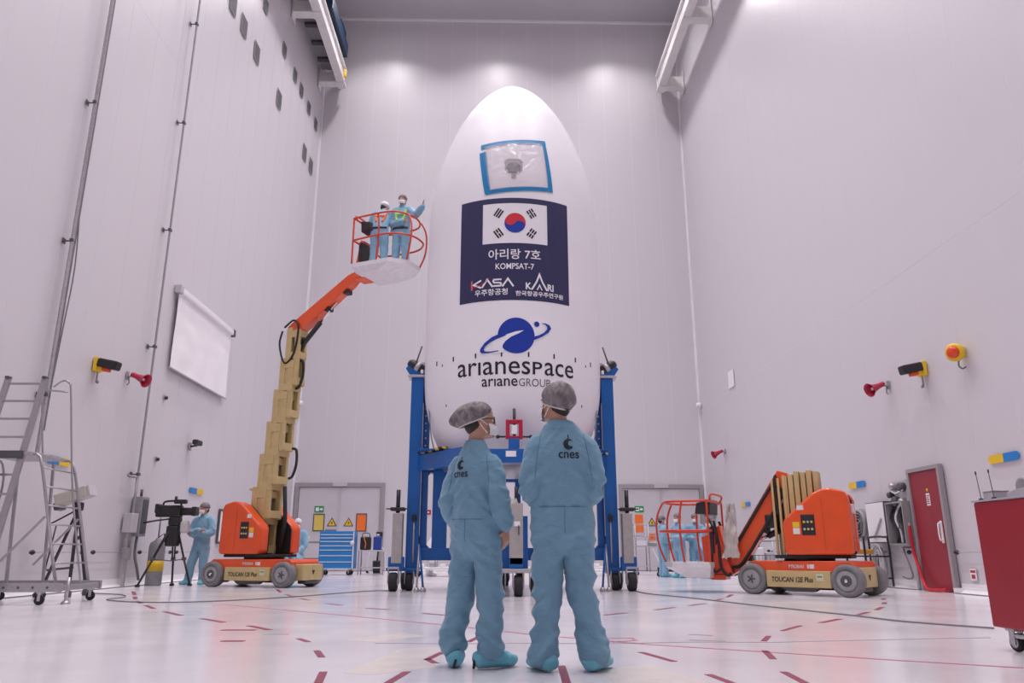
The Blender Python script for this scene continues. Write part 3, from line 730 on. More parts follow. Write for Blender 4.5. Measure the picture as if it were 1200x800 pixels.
M_NAVY = mat('banner navy', (.022, .021, .085), .5)
M_PRW = mat('print white', (.82, .79, .83), .5)
M_PRR = mat('print red', (.6, .02, .03), .5)
M_PRB = mat('print blue', (.003, .032, .34), .5)
M_PRK = mat('print black', (.012, .009, .02), .5)
M_PRG = mat('print dark grey', (.07, .06, .08), .5)
M_TAPE = mat('blue tape', (.0, .2, .46), .4)
fairing = thing('rocket_fairing', 'tall white pointed rocket fairing with a navy banner and blue planet logo', 'rocket fairing', (FX, FY, 0))
shell = MB().lathe([(.001, 2.35)] + [(r, z) for z, r in PROF], 144).build('shell', M_FAIR, fairing)
MB().lathe([(1.345, 2.22), (1.38, 2.25), (1.38, 2.36), (1.345, 2.38)], 72).build('base_ring', M_ALU, fairing)

def tri(pts):
    t = tessellate_polygon([[V((x, y, 0)) for x, y in pts]]); return list(pts), [tuple(f) for f in t]
def sliced(geo, step):
    """cut flat print into small facets so that it can follow a curved surface"""
    vv, ff = geo; bm = bmesh.new(); bv = [bm.verts.new((x, y, 0)) for x, y in vv]
    for f in ff:
        if len(set(f)) >= 3:
            try: bm.faces.new([bv[i] for i in f])
            except ValueError: pass
    for ax in (0, 1):
        lo = min(p[ax] for p in vv); hi = max(p[ax] for p in vv); k = math.floor(lo / step) + 1
        while k * step < hi:
            co = [0, 0, 0]; no = [0, 0, 0]; co[ax] = k * step; no[ax] = 1
            bmesh.ops.bisect_plane(bm, geom=bm.verts[:] + bm.edges[:] + bm.faces[:], plane_co=co, plane_no=no, dist=1e-6); k += 1
    bm.verts.index_update()
    out = [(v.co.x, v.co.y) for v in bm.verts], [[v.index for v in f.verts] for f in bm.faces]; bm.free(); return out
def fprint(geo, name, material, parent, off, step=.1):
    vv, ff = sliced(geo, step)
    me = bpy.data.meshes.new(name); me.from_pydata([tuple(wrap(x, y, off)) for x, y in vv], [], ff); me.materials.append(material)
    bm = bmesh.new(); bm.from_mesh(me)
    bmesh.ops.recalc_face_normals(bm, faces=bm.faces)
    for f in bm.faces:
        if f.normal.y > 0: f.normal_flip()
    bm.to_mesh(me); bm.free()
    o = bpy.data.objects.new(name, me); C.objects.link(o); o.parent = parent; return o
def rect(x0, x1, y0, y1): return poly_geo([(x0, y0), (x1, y0), (x1, y1), (x0, y1)])
def stroke(pts, w):
    """a thick polyline as quads with mitred joints"""
    P_ = [V((x, y)) for x, y in pts]; L = []; R_ = []
    for i, p in enumerate(P_):
        a = (P_[i] - P_[i-1]).normalized() if i else None
        b = (P_[i+1] - P_[i]).normalized() if i < len(P_) - 1 else None
        if a is None: a = b
        if b is None: b = a
        n = V((-a.y - b.y, a.x + b.x)); n.normalize(); k = 1 / max(.35, n.dot(V((-a.y, a.x))))
        L.append(p + n * w / 2 * k); R_.append(p - n * w / 2 * k)
    m = len(P_)
    return [tuple(p) for p in L + R_], [(i, i+1, i+1+m, i+m) for i in range(m-1)]
def disc(cx, cy, rx, ry=None, n=40):
    ry = ry or rx
    return poly_geo([(cx + rx*cos(2*pi*k/n), cy + ry*sin(2*pi*k/n)) for k in range(n)])

banner = fprint(rect(-1.105, 1.125, 5.23, 7.32), 'banner', M_NAVY, fairing, .004)
fprint(rect(-.62, .648, 6.375, 7.204), 'flag', M_PRW, banner, .008)
def taegeuk():
    cx, cy, r = .012, 6.79, .205; th = rad(-33.7)
    def rot(p): return (cx + p[0]*cos(th) - p[1]*sin(th), cy + p[0]*sin(th) + p[1]*cos(th))
    N = 24
    up = [(r*cos(pi*k/N), r*sin(pi*k/N)) for k in range(N + 1)]                      # upper half arc, right to left
    left = [(-r/2 + r/2*cos(pi + pi*k/N), r/2*sin(pi + pi*k/N)) for k in range(N + 1)]   # dips below on the left
    right = [(r/2 + r/2*cos(pi - pi*k/N), r/2*sin(pi - pi*k/N)) for k in range(N + 1)]   # rises on the right
    red = up + left[1:] + right[1:-1]
    low = [(r*cos(pi + pi*k/N), r*sin(pi + pi*k/N)) for k in range(N + 1)]
    blue = low + right[::-1][1:] + left[::-1][1:-1]
    fprint(tri([rot(p) for p in red]), 'red_swirl', M_PRR, banner, .012, .08)
    fprint(tri([rot(p) for p in blue]), 'blue_swirl', M_PRB, banner, .012, .08)
    for sx, sy, code in ((-1, 1, (1,1,1)), (1, 1, (0,1,0)), (-1, -1, (1,0,1)), (1, -1, (0,0,0))):
        c = V((cx + sx*.318, cy + sy*.208)); d = V((sx*.83, sy*.555)).normalized(); b = V((-d.y, d.x)); gs = []
        for k, solid in enumerate(code):
            m = c + d * (k - 1) * .05
            for q0, q1 in (((-.09, .09),) if solid else ((-.09, -.009), (.009, .09))):
                gs.append(poly_geo([tuple(m + b*q0 - d*.016), tuple(m + b*q1 - d*.016), tuple(m + b*q1 + d*.016), tuple(m + b*q0 + d*.016)]))
        fprint(merge_geo(*gs), 'trigram', M_PRK, banner, .012, .08)
taegeuk()
fprint(fit(text_geo('아리랑 7호', .2, .0025), -.5, .505, 6.045, 6.255), 'lettering', M_PRW, banner, .008)
fprint(fit(text_geo('KOMPSAT-7', .12, .0018), -.36, .375, 5.845, 5.965), 'lettering', M_PRW, banner, .008)
# agency mark on the left: angular letters with a red arc
def kasa():
    x0, y0, h = -.85, 5.5, .16; w = .034
    fprint(merge_geo(stroke([(x0 + .21, y0 + h - .01), (x0 + .05, y0 + .075), (x0 + .21, y0)], w)), 'lettering', M_PRW, banner, .008)
    fprint(stroke([(x0 + .015, y0 + h), (x0 + .015, y0 - .03)], w), 'red_stroke', mat('print pink red', (.65, .12, .14), .5), banner, .008)
    fprint(stroke([(x0 + .03 + .36*math.sin(a)*1.05, y0 + .02 + .24*(1 - cos(a))*1.0 + .03*a) for a in [i*.11 for i in range(11)]], .014), 'red_arc', M_PRR, banner, .0095)
    A = lambda ox: stroke([(ox, y0), (ox + .105, y0 + h - .005), (ox + .21, y0)], w)
    S = stroke([(x0 + .605, y0 + h - .017), (x0 + .46, y0 + h - .017), (x0 + .445, y0 + h - .045), (x0 + .46, y0 + .085), (x0 + .585, y0 + .075), (x0 + .6, y0 + .05), (x0 + .585, y0 + .017), (x0 + .44, y0 + .017)], w * .95)
    fprint(merge_geo(A(x0 + .225), S, A(x0 + .62)), 'lettering', M_PRW, banner, .008)
kasa()
fprint(fit(text_geo('우주항공청', .14, .0022), -.77, -.13, 5.335, 5.465), 'lettering', M_PRW, banner, .008)
def kari():
    y0 = 5.448
    fprint(fit(text_geo('K', .14, .004), .21, .325, y0, y0 + .135), 'lettering', M_PRW, banner, .008)
    fprint(stroke([(.325, y0), (.42, y0 + .16), (.478, y0 + .31), (.536, y0 + .16), (.631, y0)], .034), 'lettering', M_PRW, banner, .008)
    fprint(stroke([(.43, y0 + .0), (.478, y0 + .1), (.526, y0)], .022), 'lettering', M_PRW, banner, .009)
    fprint(fit(text_geo('RI', .14, .004), .64, .765, y0, y0 + .135), 'lettering', M_PRW, banner, .008)
kari()
fprint(fit(text_geo('한국항공우주연구원', .1, .0022), .02, .97, 5.315, 5.415), 'lettering', M_PRW, banner, .008)

# planet logo
def planet():
    def q(pts): return [(.03 + (x - 578) * .00229, 4.545 - (y - 240) * .00225) for x, y in pts]
    lg = fprint(disc(.03, 4.545, .343, .342, 56), 'planet_logo', M_PRB, fairing, .006)
    fprint(tri(q([(640,195),(575,206),(500,232),(440,258),(372,296),(395,392),(470,382),(480,362),(468,340),(470,318),(495,285),(540,250),(600,222)])), 'white_swoosh', M_FAIR, lg, .010)
    fprint(tri(q([(450,222),(380,252),(320,298),(285,345),(281,368),(298,384),(350,386),(437,373),(435,365),(370,373),(325,369),(313,353),(325,330),(365,297),(420,270),(500,240)])), 'orbit_ring', M_PRB, lg, .014)
    fprint(tri(q([(722,276),(790,243),(845,203),(871,165),(857,138),(820,125),(783,129),(820,138),(838,155),(834,176),(808,206),(765,232),(728,244)])), 'orbit_ring', M_PRB, lg, .014)
    fprint(disc(*q([(747,137)])[0], .052, .052, 24), 'moon', M_PRB, lg, .006)
planet()
tx = fprint(fit(text_geo('arıanes', .3, .001), -1.125, .29, 3.815, 4.06), 'company_name', M_PRK, fairing, .006)
fprint(fit(text_geo('P', .3, .003), .335, .52, 3.822, 4.055), 'lettering', M_PRK, tx, .006)
fprint(fit(text_geo('ace', .3, .001), .565, 1.2, 3.815, 4.06), 'lettering', M_PRK, tx, .006)
tx = fprint(fit(text_geo('arıane', .2, .0015), -.62, .055, 3.6, 3.742), 'group_name', M_PRK, fairing, .006)
fprint(fit(text_geo('GROUP', .2, -.0012), .08, .68, 3.6, 3.742), 'lettering', M_PRG, tx, .006)
tickm = MB().bbox((-.014, -.006, -.045), (.014, .006, .045), .004).mesh('slot', M_PRK)
for s in [(-3.5 + k) * .5 + .01 for k in range(8)]:
    p = wrap(s, 4.19, .002); place('slot', tickm, fairing, p, (0, 0, s / 1.8))
for s in (-1.5, 1.5, -1.5, 1.5):
    pass
for s, z in ((-1.5, 3.35), (1.52, 3.35), (-1.55, 4.12), (1.57, 4.12)):
    p = wrap(s, z, .002); place('slot', tickm, fairing, p, (0, 0, s / 1.8), (.7, 1, .5))
# taped plastic film over the umbilical plug
def film():
    TL, TR, BR, BL = (-.712, 8.585), (.695, 8.69), (.72, 7.565), (-.525, 7.462)
    def bil(u, v):
        x = (TL[0]*(1-u) + TR[0]*u) * (1-v) + (BL[0]*(1-u) + BR[0]*u) * v
        y = (TL[1]*(1-u) + TR[1]*u) * (1-v) + (BL[1]*(1-u) + BR[1]*u) * v
        return x, y
    n = 40; vv = []; ff = []
    for i in range(n + 1):
        for j in range(n + 1):
            u, v = i / n, j / n; x, y = bil(.02 + .96*u, .02 + .96*v)
            e = min(u, v, 1-u, 1-v); du, dv = u - .5, v - .5
            an = math.atan2(dv, du); rr = math.hypot(du, dv)
            rg = 1 - 2 * abs(noise.noise((u*3.2 + v*2.5, v*5.5 - u*1.2, 5))); w = .035 + min(.045, e * .45) + .017 * rg * min(1, e * 8) + .006 * noise.noise((u*11, v*9, 2))
            vv.append(tuple(wrap(x, y, max(.012, w * min(1, e * 10 + .25)))))
    for i in range(n):
        for j in range(n): ff.append((i*(n+1)+j, i*(n+1)+j+1, (i+1)*(n+1)+j+1, (i+1)*(n+1)+j))
    fm = mat('clear pink film', (.78, .7, .75), .13, alpha=.3, spec=.6)
    MB().add(vv, ff, True).build('plastic_film', fm, fairing, 'wrinkled clear plastic film')
    def strip_(a, b, w0, w1, name='tape_strip'):
        a, b = V(a), V(b); d = (b - a).normalized(); nn = V((-d.y, d.x))
        fprint(poly_geo([tuple(a - nn*w0/2), tuple(b - nn*w1/2), tuple(b + nn*w1/2), tuple(a + nn*w0/2)]), name, M_TAPE, fairing, .016)
    strip_((TL[0] - .04, TL[1] - .02), (TR[0] + .04, TR[1]), .11, .1); strip_((TR[0] - .01, TR[1] + .05), (BR[0] + .02, BR[1] - .05), .075, .1)
    strip_((BL[0] - .05, BL[1]), (BR[0] + .04, BR[1] + .0), .1, .09); strip_((TL[0] + .02, TL[1] - .16), (BL[0], BL[1] - .02), .15, .13)
    # plug socket
    pl = []
    for k in range(24):
        a = 2*pi*k/24; r = .2 * (1.0 if sin(a) < .3 else 1.08); pl.append((-.015 + r*max(-.85, min(.85, cos(a)))*1.05, 8.03 + r*.95*max(-.9, min(.85, sin(a)))))
    fprint(poly_geo(pl), 'plug_plate', mat('plug grey', (.26, .25, .27), .4), fairing, .01)
    fprint(disc(-.015, 7.99, .145, .13, 28), 'plug_socket', M_BLACK, fairing, .016)
    fprint(disc(-.015, 7.975, .115, .095, 28), 'plug_core', mat('plug core', (.06, .06, .07), .3), fairing, .02)
    fprint(rect(-.06, .03, 7.74, 7.84), 'plug_strap', mat('plug strap', (.3, .25, .27), .5), fairing, .012)
film()

# ------------------------------------------------------------------ blue integration stand around the fairing
M_HAZ = mat('hazard stripes', (.8, .5, .02), .45)
def hazard():
    m = bpy.data.materials.new('hazard tape'); m.use_nodes = True; nt = m.node_tree; b = nt.nodes['Principled BSDF']; b.inputs['Roughness'].default_value = .45
    tc = nt.nodes.new('ShaderNodeTexCoord'); mp = nt.nodes.new('ShaderNodeMapping'); mp.inputs['Rotation'].default_value = (0, rad(40), 0)
    w = nt.nodes.new('ShaderNodeTexWave'); w.inputs['Scale'].default_value = 2.6; w.bands_direction = 'X'
    r = nt.nodes.new('ShaderNodeValToRGB'); r.color_ramp.interpolation = 'CONSTANT'
    r.color_ramp.elements[0].color = (.012, .012, .014, 1); r.color_ramp.elements[1].position = .5; r.color_ramp.elements[1].color = (.8, .48, .03, 1)
    nt.links.new(tc.outputs['Object'], mp.inputs[0]); nt.links.new(mp.outputs[0], w.inputs[0]); nt.links.new(w.outputs['Fac'], r.inputs[0]); nt.links.new(r.outputs[0], b.inputs['Base Color'])
    return m
M_HAZT = hazard()
def caster_into(t, x, y, r=.15, w=.1, blue=True, z=0):
    cs = MB().lathe([(r*.4, -w/2), (r*.9, -w/2), (r, -w*.35), (r, w*.35), (r*.9, w/2), (r*.4, w/2)], 20, Matrix.Translation((x, y, r + z)) @ Matrix.Rotation(pi/2, 4, 'Y')).build('caster_wheel', M_RUBBER, t)
    MB().cyl((x - w*.62, y, r + z), (x + w*.62, y, r + z), r*.4, n=12).build('wheel_hub', M_STEEL, cs)
    MB().box((x - w*.72, y - .05, r*.8 + z), (x - w*.55, y + .05, 2*r + .1 + z)).box((x + w*.55, y - .05, r*.8 + z), (x + w*.72, y + .05, 2*r + .1 + z)).box((x - w*.72, y - .08, 2*r + .06 + z), (x + w*.72, y + .08, 2*r + .1 + z)).build('caster_fork', M_STEEL, cs)
def stand():
    t = thing('integration_stand', 'blue steel frame stand with jacks and casters holding the white fairing', 'stand', (FX, FY, 0))
    for s in (-1, 1):
        MB().bbox((s*1.8, -.13, .3), (s*2.05, .13, 4.12), .012).build('tall_post', M_BLUE, t)
        MB().bbox((s*1.67, -.02, .75), (s*1.8, .1, 3.95), .008).build('guide_post', M_BLUE, t)
        MB().box((s*1.785, -.14, 1.0), (s*1.8, -.13, 3.6)).build('scale_strip', M_ALU, t)
        MB().bbox((s*1.76, -.17, 4.12), (s*2.12, .17, 4.17), .005).build('top_plate', M_STEEL, t)
        for k in range(7): MB().cyl((s*1.74, -.03, 2.75 + .15*k), (s*1.74, -.02, 2.75 + .15*k), .018, n=8).build('bolt', M_STEEL, t)
        MB().bbox((s*1.28, -.11, .77), (s*1.56, .11, 2.3), .01).build('inner_post', M_BLUE, t)
        for z, zz in ((.77, 1), (2.23, -1)):
            MB().prism([(s*1.8, z), (s*1.8, z + zz*.22), (s*1.6, z)], .06).build('gusset', M_BLUE, t)
        # platform beams to the front, with hazard tape on the edge
        MB().bar((s*1.85, 0, 2.4), (s*.72, -1.86, 2.36), .16, .3).build('ring_beam', M_BLUE, t)
        MB().bar((s*1.85, 0, 2.4), (s*.72, 1.86, 2.36), .16, .3).build('ring_beam', M_BLUE, t)
        MB().bar((s*1.83, -.2, 2.575), (s*1.28, -1.1, 2.575), .12, .035).build('hazard_edge', M_HAZT, t)
        MB().bbox((s*1.15, -.9, 2.56), (s*1.8, .5, 2.58), .004).build('platform_plate', M_BLUE, t)
        # lever jack on top
        c = V((s*1.93, -.02, 4.34)); tilt = Matrix.Translation(c) @ Matrix.Rotation(s*rad(58), 4, 'Y')
        MB().prism([(s*1.8, 4.17), (s*2.08, 4.17), (s*2.18, 4.32), (s*2.05, 4.45), (s*1.8, 4.3)], .2).build('wedge', M_BLUE, t)
        MB().lathe([(.09, -.13), (.11, -.12), (.11, .16), (.09, .2), (.05, .24)], 18, tilt).build('jack_motor', M_BLACK, t)
        MB().lathe([(.115, -.03), (.115, .06)], 18, tilt).build('motor_band', M_STEEL, t)
        MB().cyl((s*1.98, -.1, 4.4), (s*1.86, -.12, 4.78), .016, n=8).xf(Matrix.Identity(4)).build('lever', M_DGREY, t)
        MB().bar((s*1.86, 0, 4.42), (s*1.66, 0, 4.38), .09).build('clamp_arm', M_STEEL, t)
        MB().bbox((s*1.7, -.05, 4.15), (s*1.77, .06, 4.42), .01).build('clamp_block', M_STEEL, t)
        MB().bbox((s*1.815 - s*.0, -.16, 4.2), (s*1.87, -.1, 4.28), .01).build('white_tag', M_WHITE, t)
        MB().bbox((s*1.63, -.09, 4.22), (s*1.72, .05, 4.5), .012).build('red_pad', M_HORN, t)
        # levelling jacks with screw spindles
        MB().bbox((s*2.09, -.42, .5), (s*2.28, -.2, 1.42), .012).build('jack_column', mat('jack grey', (.4, .37, .36), .5, nscale=10, namt=.08), t)
        MB().cyl((s*2.2, -.31, 1.42), (s*2.2, -.31, 1.86), .04, n=10).build('jack_screw', M_BLACK, t)
        MB().bbox((s*2.06, -.4, 1.46), (s*2.34, -.22, 1.53), .02).build('jack_head', M_BLACK, t)
        MB().cyl((s*2.02, -.35, 1.5), (s*2.42, -.35, 1.5), .014, n=6).build('crank_bar', M_BLACK, t)
        MB().bbox((s*2.05, -.4, .36), (s*2.34, -.2, .62), .02).build('foot_block', M_BLUE, t)
        MB().bbox((s*1.78, -.2, .36), (s*2.4, .14, .42), .01).build('foot_plate', M_BLUE, t)
        caster_into(t, s*2.23, -.36, .17, .15); caster_into(t, s*1.96, -.1, .16, .13); caster_into(t, s*2.1, .42, .16, .13)
        MB().cyl((s*1.78, -.2, .85), (s*1.66, -.5, .06), .02, n=8).build('strut', M_BLUE, t); MB().cyl((s*1.78, -.2, .85), (s*1.78, -.5, .06), .02, n=8).build('strut', M_STEEL, t)
        MB().lathe([(.05, 0), (.06, .03), (.03, .08), (.0001, .08)], 12, Matrix.Translation((s*1.66, -.5, 0))).build('strut_foot', M_STEEL, t); MB().lathe([(.05, 0), (.06, .03), (.03, .08), (.0001, .08)], 12, Matrix.Translation((s*1.78, -.5, 0))).build('strut_foot', M_STEEL, t)
        MB().cyl((s*1.9, -.15, .5), (s*1.9, -.15, 1.35), .018, n=8).build('drive_rod', M_STEEL, t); MB().bbox((s*1.86, -.2, 1.28), (s*1.94, -.13, 1.4), .01).build('rod_knob', M_BLACK, t)
    MB().bbox((-2.05, -.12, .55), (2.05, .12, .78), .012).build('base_beam', M_BLUE, t)
    MB().bbox((-.8, -2.0, 2.2), (.8, -1.78, 2.44), .012).build('front_beam', M_BLUE, t)
    MB().bbox((-.8, 1.78, 2.2), (.8, 2.0, 2.44), .012).build('rear_beam', M_BLUE, t)
    MB().bar((0, -1.85, .66), (0, 1.85, .66), .2, .22).build('cross_beam', M_BLUE, t)
    for s in (-1, 1):
        MB().bbox((s*.15 - .07, -1.92, .44), (s*.15 + .07, -1.78, 1.3), .01).build('front_leg', M_BLUE, t); MB().bbox((s*.16 - .06, 1.78, .55), (s*.16 + .06, 1.9, 2.2), .01).build('rear_leg', M_BLUE, t)
    # front jack
    jm = mat('jack grey', (.4, .37, .36), .5)
    MB().bbox((-.1, -2.15, .5), (.13, -1.93, 1.5), .012).build('jack_column', jm, t)
    MB().cyl((-.13, -2.05, 1.44), (.05, -2.05, 1.5), .1, n=16).build('jack_motor', jm, t)
    MB().cyl((.02, -2.05, 1.5), (.02, -2.05, 1.78), .032, n=10).build('jack_screw', M_BLACK, t)
    MB().bbox((-.02, -2.165, 1.12), (.08, -2.15, 1.2), .004).build('rating_plate', M_WHITE, t); MB().box((.05, -2.17, .98), (.065, -2.15, 1.14)).build('slot_mark', M_BLACK, t)
    MB().bbox((-.36, -2.2, .37), (.42, -1.75, .44), .012).build('foot_plate', M_STEEL, t); MB().bbox((-.1, -2.15, .44), (.13, -1.95, .62), .01).build('foot_block', M_BLUE, t)
    caster_into(t, -.24, -2.0, .16, .12); caster_into(t, .05, -2.08, .17, .14); caster_into(t, .32, -1.98, .16, .12)
    caster_into(t, -.1, 2.0, .16, .12); caster_into(t, .2, 2.0, .16, .12); MB().bbox((-.26, 1.75, .37), (.36, 2.15, .55), .012).build('rear_foot', M_BLUE, t)
    # red clamp on the front beam
    MB().bbox((-.11, -1.98, 2.44), (.08, -1.8, 2.62), .01).build('clamp_foot', M_BLUE, t)
    for a, b in (((-.16, -1.95, 2.62), (-.09, -1.84, 2.96)), ((.07, -1.95, 2.62), (.14, -1.84, 2.96)), ((-.09, -1.95, 2.89), (.07, -1.84, 2.96)), ((-.09, -1.95, 2.62), (.07, -1.84, 2.67))): MB().bbox(a, b, .012).build('clamp_frame', M_HORN, t)
    MB().cyl((-.01, -1.9, 2.67), (-.01, -1.9, 3.16), .028, n=10).build('clamp_spindle', M_BLACK, t); MB().bbox((-.06, -1.96, 2.7), (.04, -1.93, 2.86), .01).build('white_gauge', M_WHITE, t)
    MB().cyl((-.3, -1.9, 2.66), (.28, -1.9, 2.66), .016, n=8).build('clamp_bar', M_BLACK, t)
    for x in (-.3, .28): MB().ball((x, -1.9, 2.66), .035, 8).build('bar_knob', M_BLACK, t)
    MB().box((-.16, -2.004, 2.3), (.02, -2.0, 2.4)).build('paper_label', M_WHITE, t)
    MB().bar((0, -1.86, 2.55), (0, -1.42, 2.42), .12, .08).build('clamp_tongue', M_STEEL, t); MB().bar((0, 1.86, 2.45), (0, 1.38, 2.38), .12, .08).build('clamp_tongue', M_STEEL, t)
    for s in (-1, 1): MB().bar((s*1.75, 0, 2.46), (s*1.3, 0, 2.33), .14, .1).build('support_arm', M_STEEL, t)
    for s in (-1, 1): MB().tube([(s*1.68, -.1, 4.2), (s*1.66, -.4, 3.6), (s*1.58, -.7, 2.9), (s*1.5, -.8, 2.58)], .012, 6).build('sling_cable', M_CABLE, t)
stand()

# ------------------------------------------------------------------ the two mast lifts
M_BLACKP = mat('lift black interior', (.014, .012, .013), .6)
M_FILM = mat('white protective film', (.78, .75, .78), .25, spec=.6, nscale=9, namt=.05)
M_PRINTW = mat('decal white', (.75, .72, .72), .5)
def lift(label, loc, rz, turret, ext):
    t = thing('mast_lift', label, 'lift', (*loc, 0), rz)
    WB = .87 if ext > .5 else .82
    e = 1.04 if ext > .5 else .94
    top = [(-e, .34), (-e + .04, .5), (-e + .12, .56), (e - .06, .56), (e, .5), (e, .4), (.56, .36), (-.56, .36)]
    ch = MB().prism(top, 1.0, bevel=.015).build('chassis_cover', M_ORANGE, t)
    MB().bbox((-.56, -.56, .13), (.56, .56, .4), .015).build('chassis_body', M_CREAM, t)
    for s in (-1, 1):
        be = 1.24 if ext > .5 else .98
        MB().bbox((s*(be - .24), -.36, .14), (s*be, .36, .46), .02).build('bumper_box', M_CREAM, t)
        for yy in (-.28, .28): MB().cyl((s*(be-.005), yy, .22), (s*(be+.01), yy, .22), .014, n=8).build('bolt', M_STEEL, t)
        MB().prism([(-.05, .34), (.05, .34), (0, .25)], .01).xf(Matrix.Translation((s*(be+.003), 0, 0)) @ Matrix.Rotation(pi/2, 4, 'Z')).build('tie_hole', M_BLACK, t)
        MB().bbox((s*(be-.24), -.2, .07), (s*(be-.04), .2, .14), .02).build('axle_guard', M_DGREY, t)
        MB().prism([(-.35, .13), (.35, .13), (.22, .06), (-.22, .06)], (s*.36, s*.5)).build('pothole_guard', M_DGREY, t)
    for sx in (-1, 1):
        for sy in (-1, 1):
            R_ = Matrix.Translation((sx*WB, sy*.5, .255)) @ Matrix.Diagonal((.9, 1, .9, 1)) @ Matrix.Rotation(-sy*pi/2, 4, 'X') 
            w = MB().lathe([(.2, -.11), (.26, -.11), (.285, -.08), (.285, .08), (.262, .105), (.2, .11), (.195, .085), (.0001, .085)], 36, R_).build('wheel', M_TYRE, t)
            MB().lathe([(.19, .085), (.19, .097), (.14, .1), (.0001, .1)], 28, R_).build('wheel_disc', M_HUB, w)
            if sx * 1 > 0 and ext < .5 or sx < 0 and ext > .5:
                MB().lathe([(.1, .1), (.09, .06), (.0001, .06)], 20, R_).build('hub_well', M_BLACK, w); MB().lathe([(.1, .1), (.1, .104), (.07, .101)], 20, R_).build('hub_lip', M_DGREY, w)
                MB().lathe([(.035, .1), (.03, .13), (.0001, .135)], 14, R_).build('hub_cap', M_CHROME, w)
            else:
                for k in range(5):
                    a = 2*pi*k/5; MB().box((.02, -.016, .1), (.085, .016, .106)).xf(R_ @ Matrix.Rotation(a, 4, 'Z')).build('spoke_slot', M_DGREY, w)
                MB().lathe([(.03, .1), (.03, .11), (.0001, .112)], 14, R_).build('hub_cap', M_DGREY, w)
    MR = lambda x, z: frame_to((x, -.5635, z), (1, 0, 0), (0, 0, 1))
    decal(fit(text_geo('TOUCAN 12E Plus', .12, .0028, shear=.12), -.46, .26, -.04, .045), 'lettering', M_BLACK, t, MR(0, .255))
    decal(merge_geo(fit(text_geo('PYROBAN', .1, .0015), -.16, .1, -.03, .03), rect(.16, .19, -.03, .035), rect(.2, .28, -.035, .035)), 'lettering', M_PRINTW, t, frame_to((.0, -.506, .47), (1, 0, 0), (0, 0, 1)))
    decal(rect(.3, .42, -.06, .06), 'data_plate', mat('data plate', (.62, .6, .42), .5), t, MR(.02, .3)); decal(rect(.32, .4, .0, .02), 'plate_print', M_GREEN, t, frame_to((.02, -.565, .3), (1, 0, 0), (0, 0, 1)))
    # turret
    T = Matrix.Rotation(turret - rz, 4, 'Z')
    MB().lathe([(.42, .56), (.42, .62), (.0001, .62)], 28).build('slew_ring', M_BLACK, t)
    MB().bbox((-.72, -.45, .6), (.5, .45, .66), .01).xf(T).build('turret_base', M_BLACKP, t)
    prof = [(-.76, .66), (-.79, .74), (-.78, 1.6), (-.73, 1.7), (-.5, 1.76), (-.38, 1.75), (-.22, 1.68), (.26, 1.27), (.31, 1.18), (.31, .72), (.27, .66)]
    for s in (-1, 1):
        near = s == (-1 if ext > .5 else 1)
        ox = .17 if (ext > .5 and s > 0) else 0.0
        o = MB().prism(prof, .3, Matrix.Translation((ox, s*.41, 0)), bevel=.045).xf(T).build('hood', M_ORANGE, t)
        MB().prism([(p*.97 - .005, .03 + q*.97) for p, q in prof], .02, Matrix.Translation((ox, s*.25, 0))).xf(T).build('inner_panel', M_BLACKP, o)
        yv = s * .563
        MB().bbox((-.36, yv - s*.004, .72), (-.35, yv + s*.002, 1.62), .001).xf(T).build('door_seam', M_REDOR, o)
        MB().bbox((-.22, yv - s*.004, .98), (.0, yv + s*.004, 1.32), .004).xf(T).build('control_recess', M_BLACK, o)
        for k in range(6): MB().cyl((-.17 + .06*(k % 3), yv, 1.08 + .12*(k // 3)), (-.17 + .06*(k % 3), yv + s*.012, 1.08 + .12*(k // 3)), .02, n=8).xf(T).build('control_button', M_YELLOW if k % 2 else M_LGREY, o)
        MB().box((.03, yv - s*.004, 1.0), (.14, yv + s*.002, 1.1)).xf(T).build('sticker', M_PRINTW, o); MB().box((.03, yv - s*.004, 1.11), (.14, yv + s*.002, 1.2)).xf(T).build('sticker', M_YELLOW, o)
        MB().box((-.06, yv - s*.004, 1.4), (.05, yv + s*.002, 1.48)).xf(T).build('sticker', M_PRINTW, o)
    MB().prism([(-.77, .72), (-.77, 1.5), (-.7, 1.6), (-.6, .7)], .54, bevel=.01).xf(T).build('counterweight', M_ORANGE, t)
    MB().bbox((-.82, -.12, 1.35), (-.77, .12, 1.5), .008).xf(T).build('rear_plate', M_PRINTW, t)
    # telescopic mast
    step = .73 * ext
    for k in range(6):
        u0 = -.3 + .105 * k; hv = .225 - .018 * k; z0 = .66 + step * k - (0 if ext > .5 else .0); z1 = z0 + (1.42 - .01 * k)
        s_ = MB(); rw = .15 if ext > .5 else .085; z1 += 0 if ext > .5 else (.0, .03, .01, .04, .0, -.02)[k]; hv = hv if ext > .5 else (.2, .23, .21, .235, .215, .22)[k]
        s_.bbox((u0, -hv, z0), (u0 + rw, hv, z1), .006).bbox((u0 + .24, -hv, z0), (u0 + (.38 if ext > .5 else .28), -hv + .07, z1 - .06), .006).bbox((u0 + .24, hv - .07, z0), (u0 + (.38 if ext > .5 else .28), hv, z1 - .06), .006)
        st = s_.xf(T).build('mast_stage', M_CREAM, t)
        if ext > .5:
            for zz in (z0 + .02, z0 + .62, z1 - .24):
                MB().bbox((u0 + .15, -hv - .006, zz), (u0 + .39, hv + .006, zz + .16), .006).xf(T).build('mast_collar', M_CREAM, st)
            MB().box((u0 + .11, -.03, z0), (u0 + .27, .03, z1 - .15)).xf(T).build('chain_channel', M_DGREY, st)
            MB().cyl((u0 + .19, -hv - .01, z0 + .42), (u0 + .19, hv + .01, z0 + .42), .035, n=12).xf(T).build('roller', M_STEEL, st)
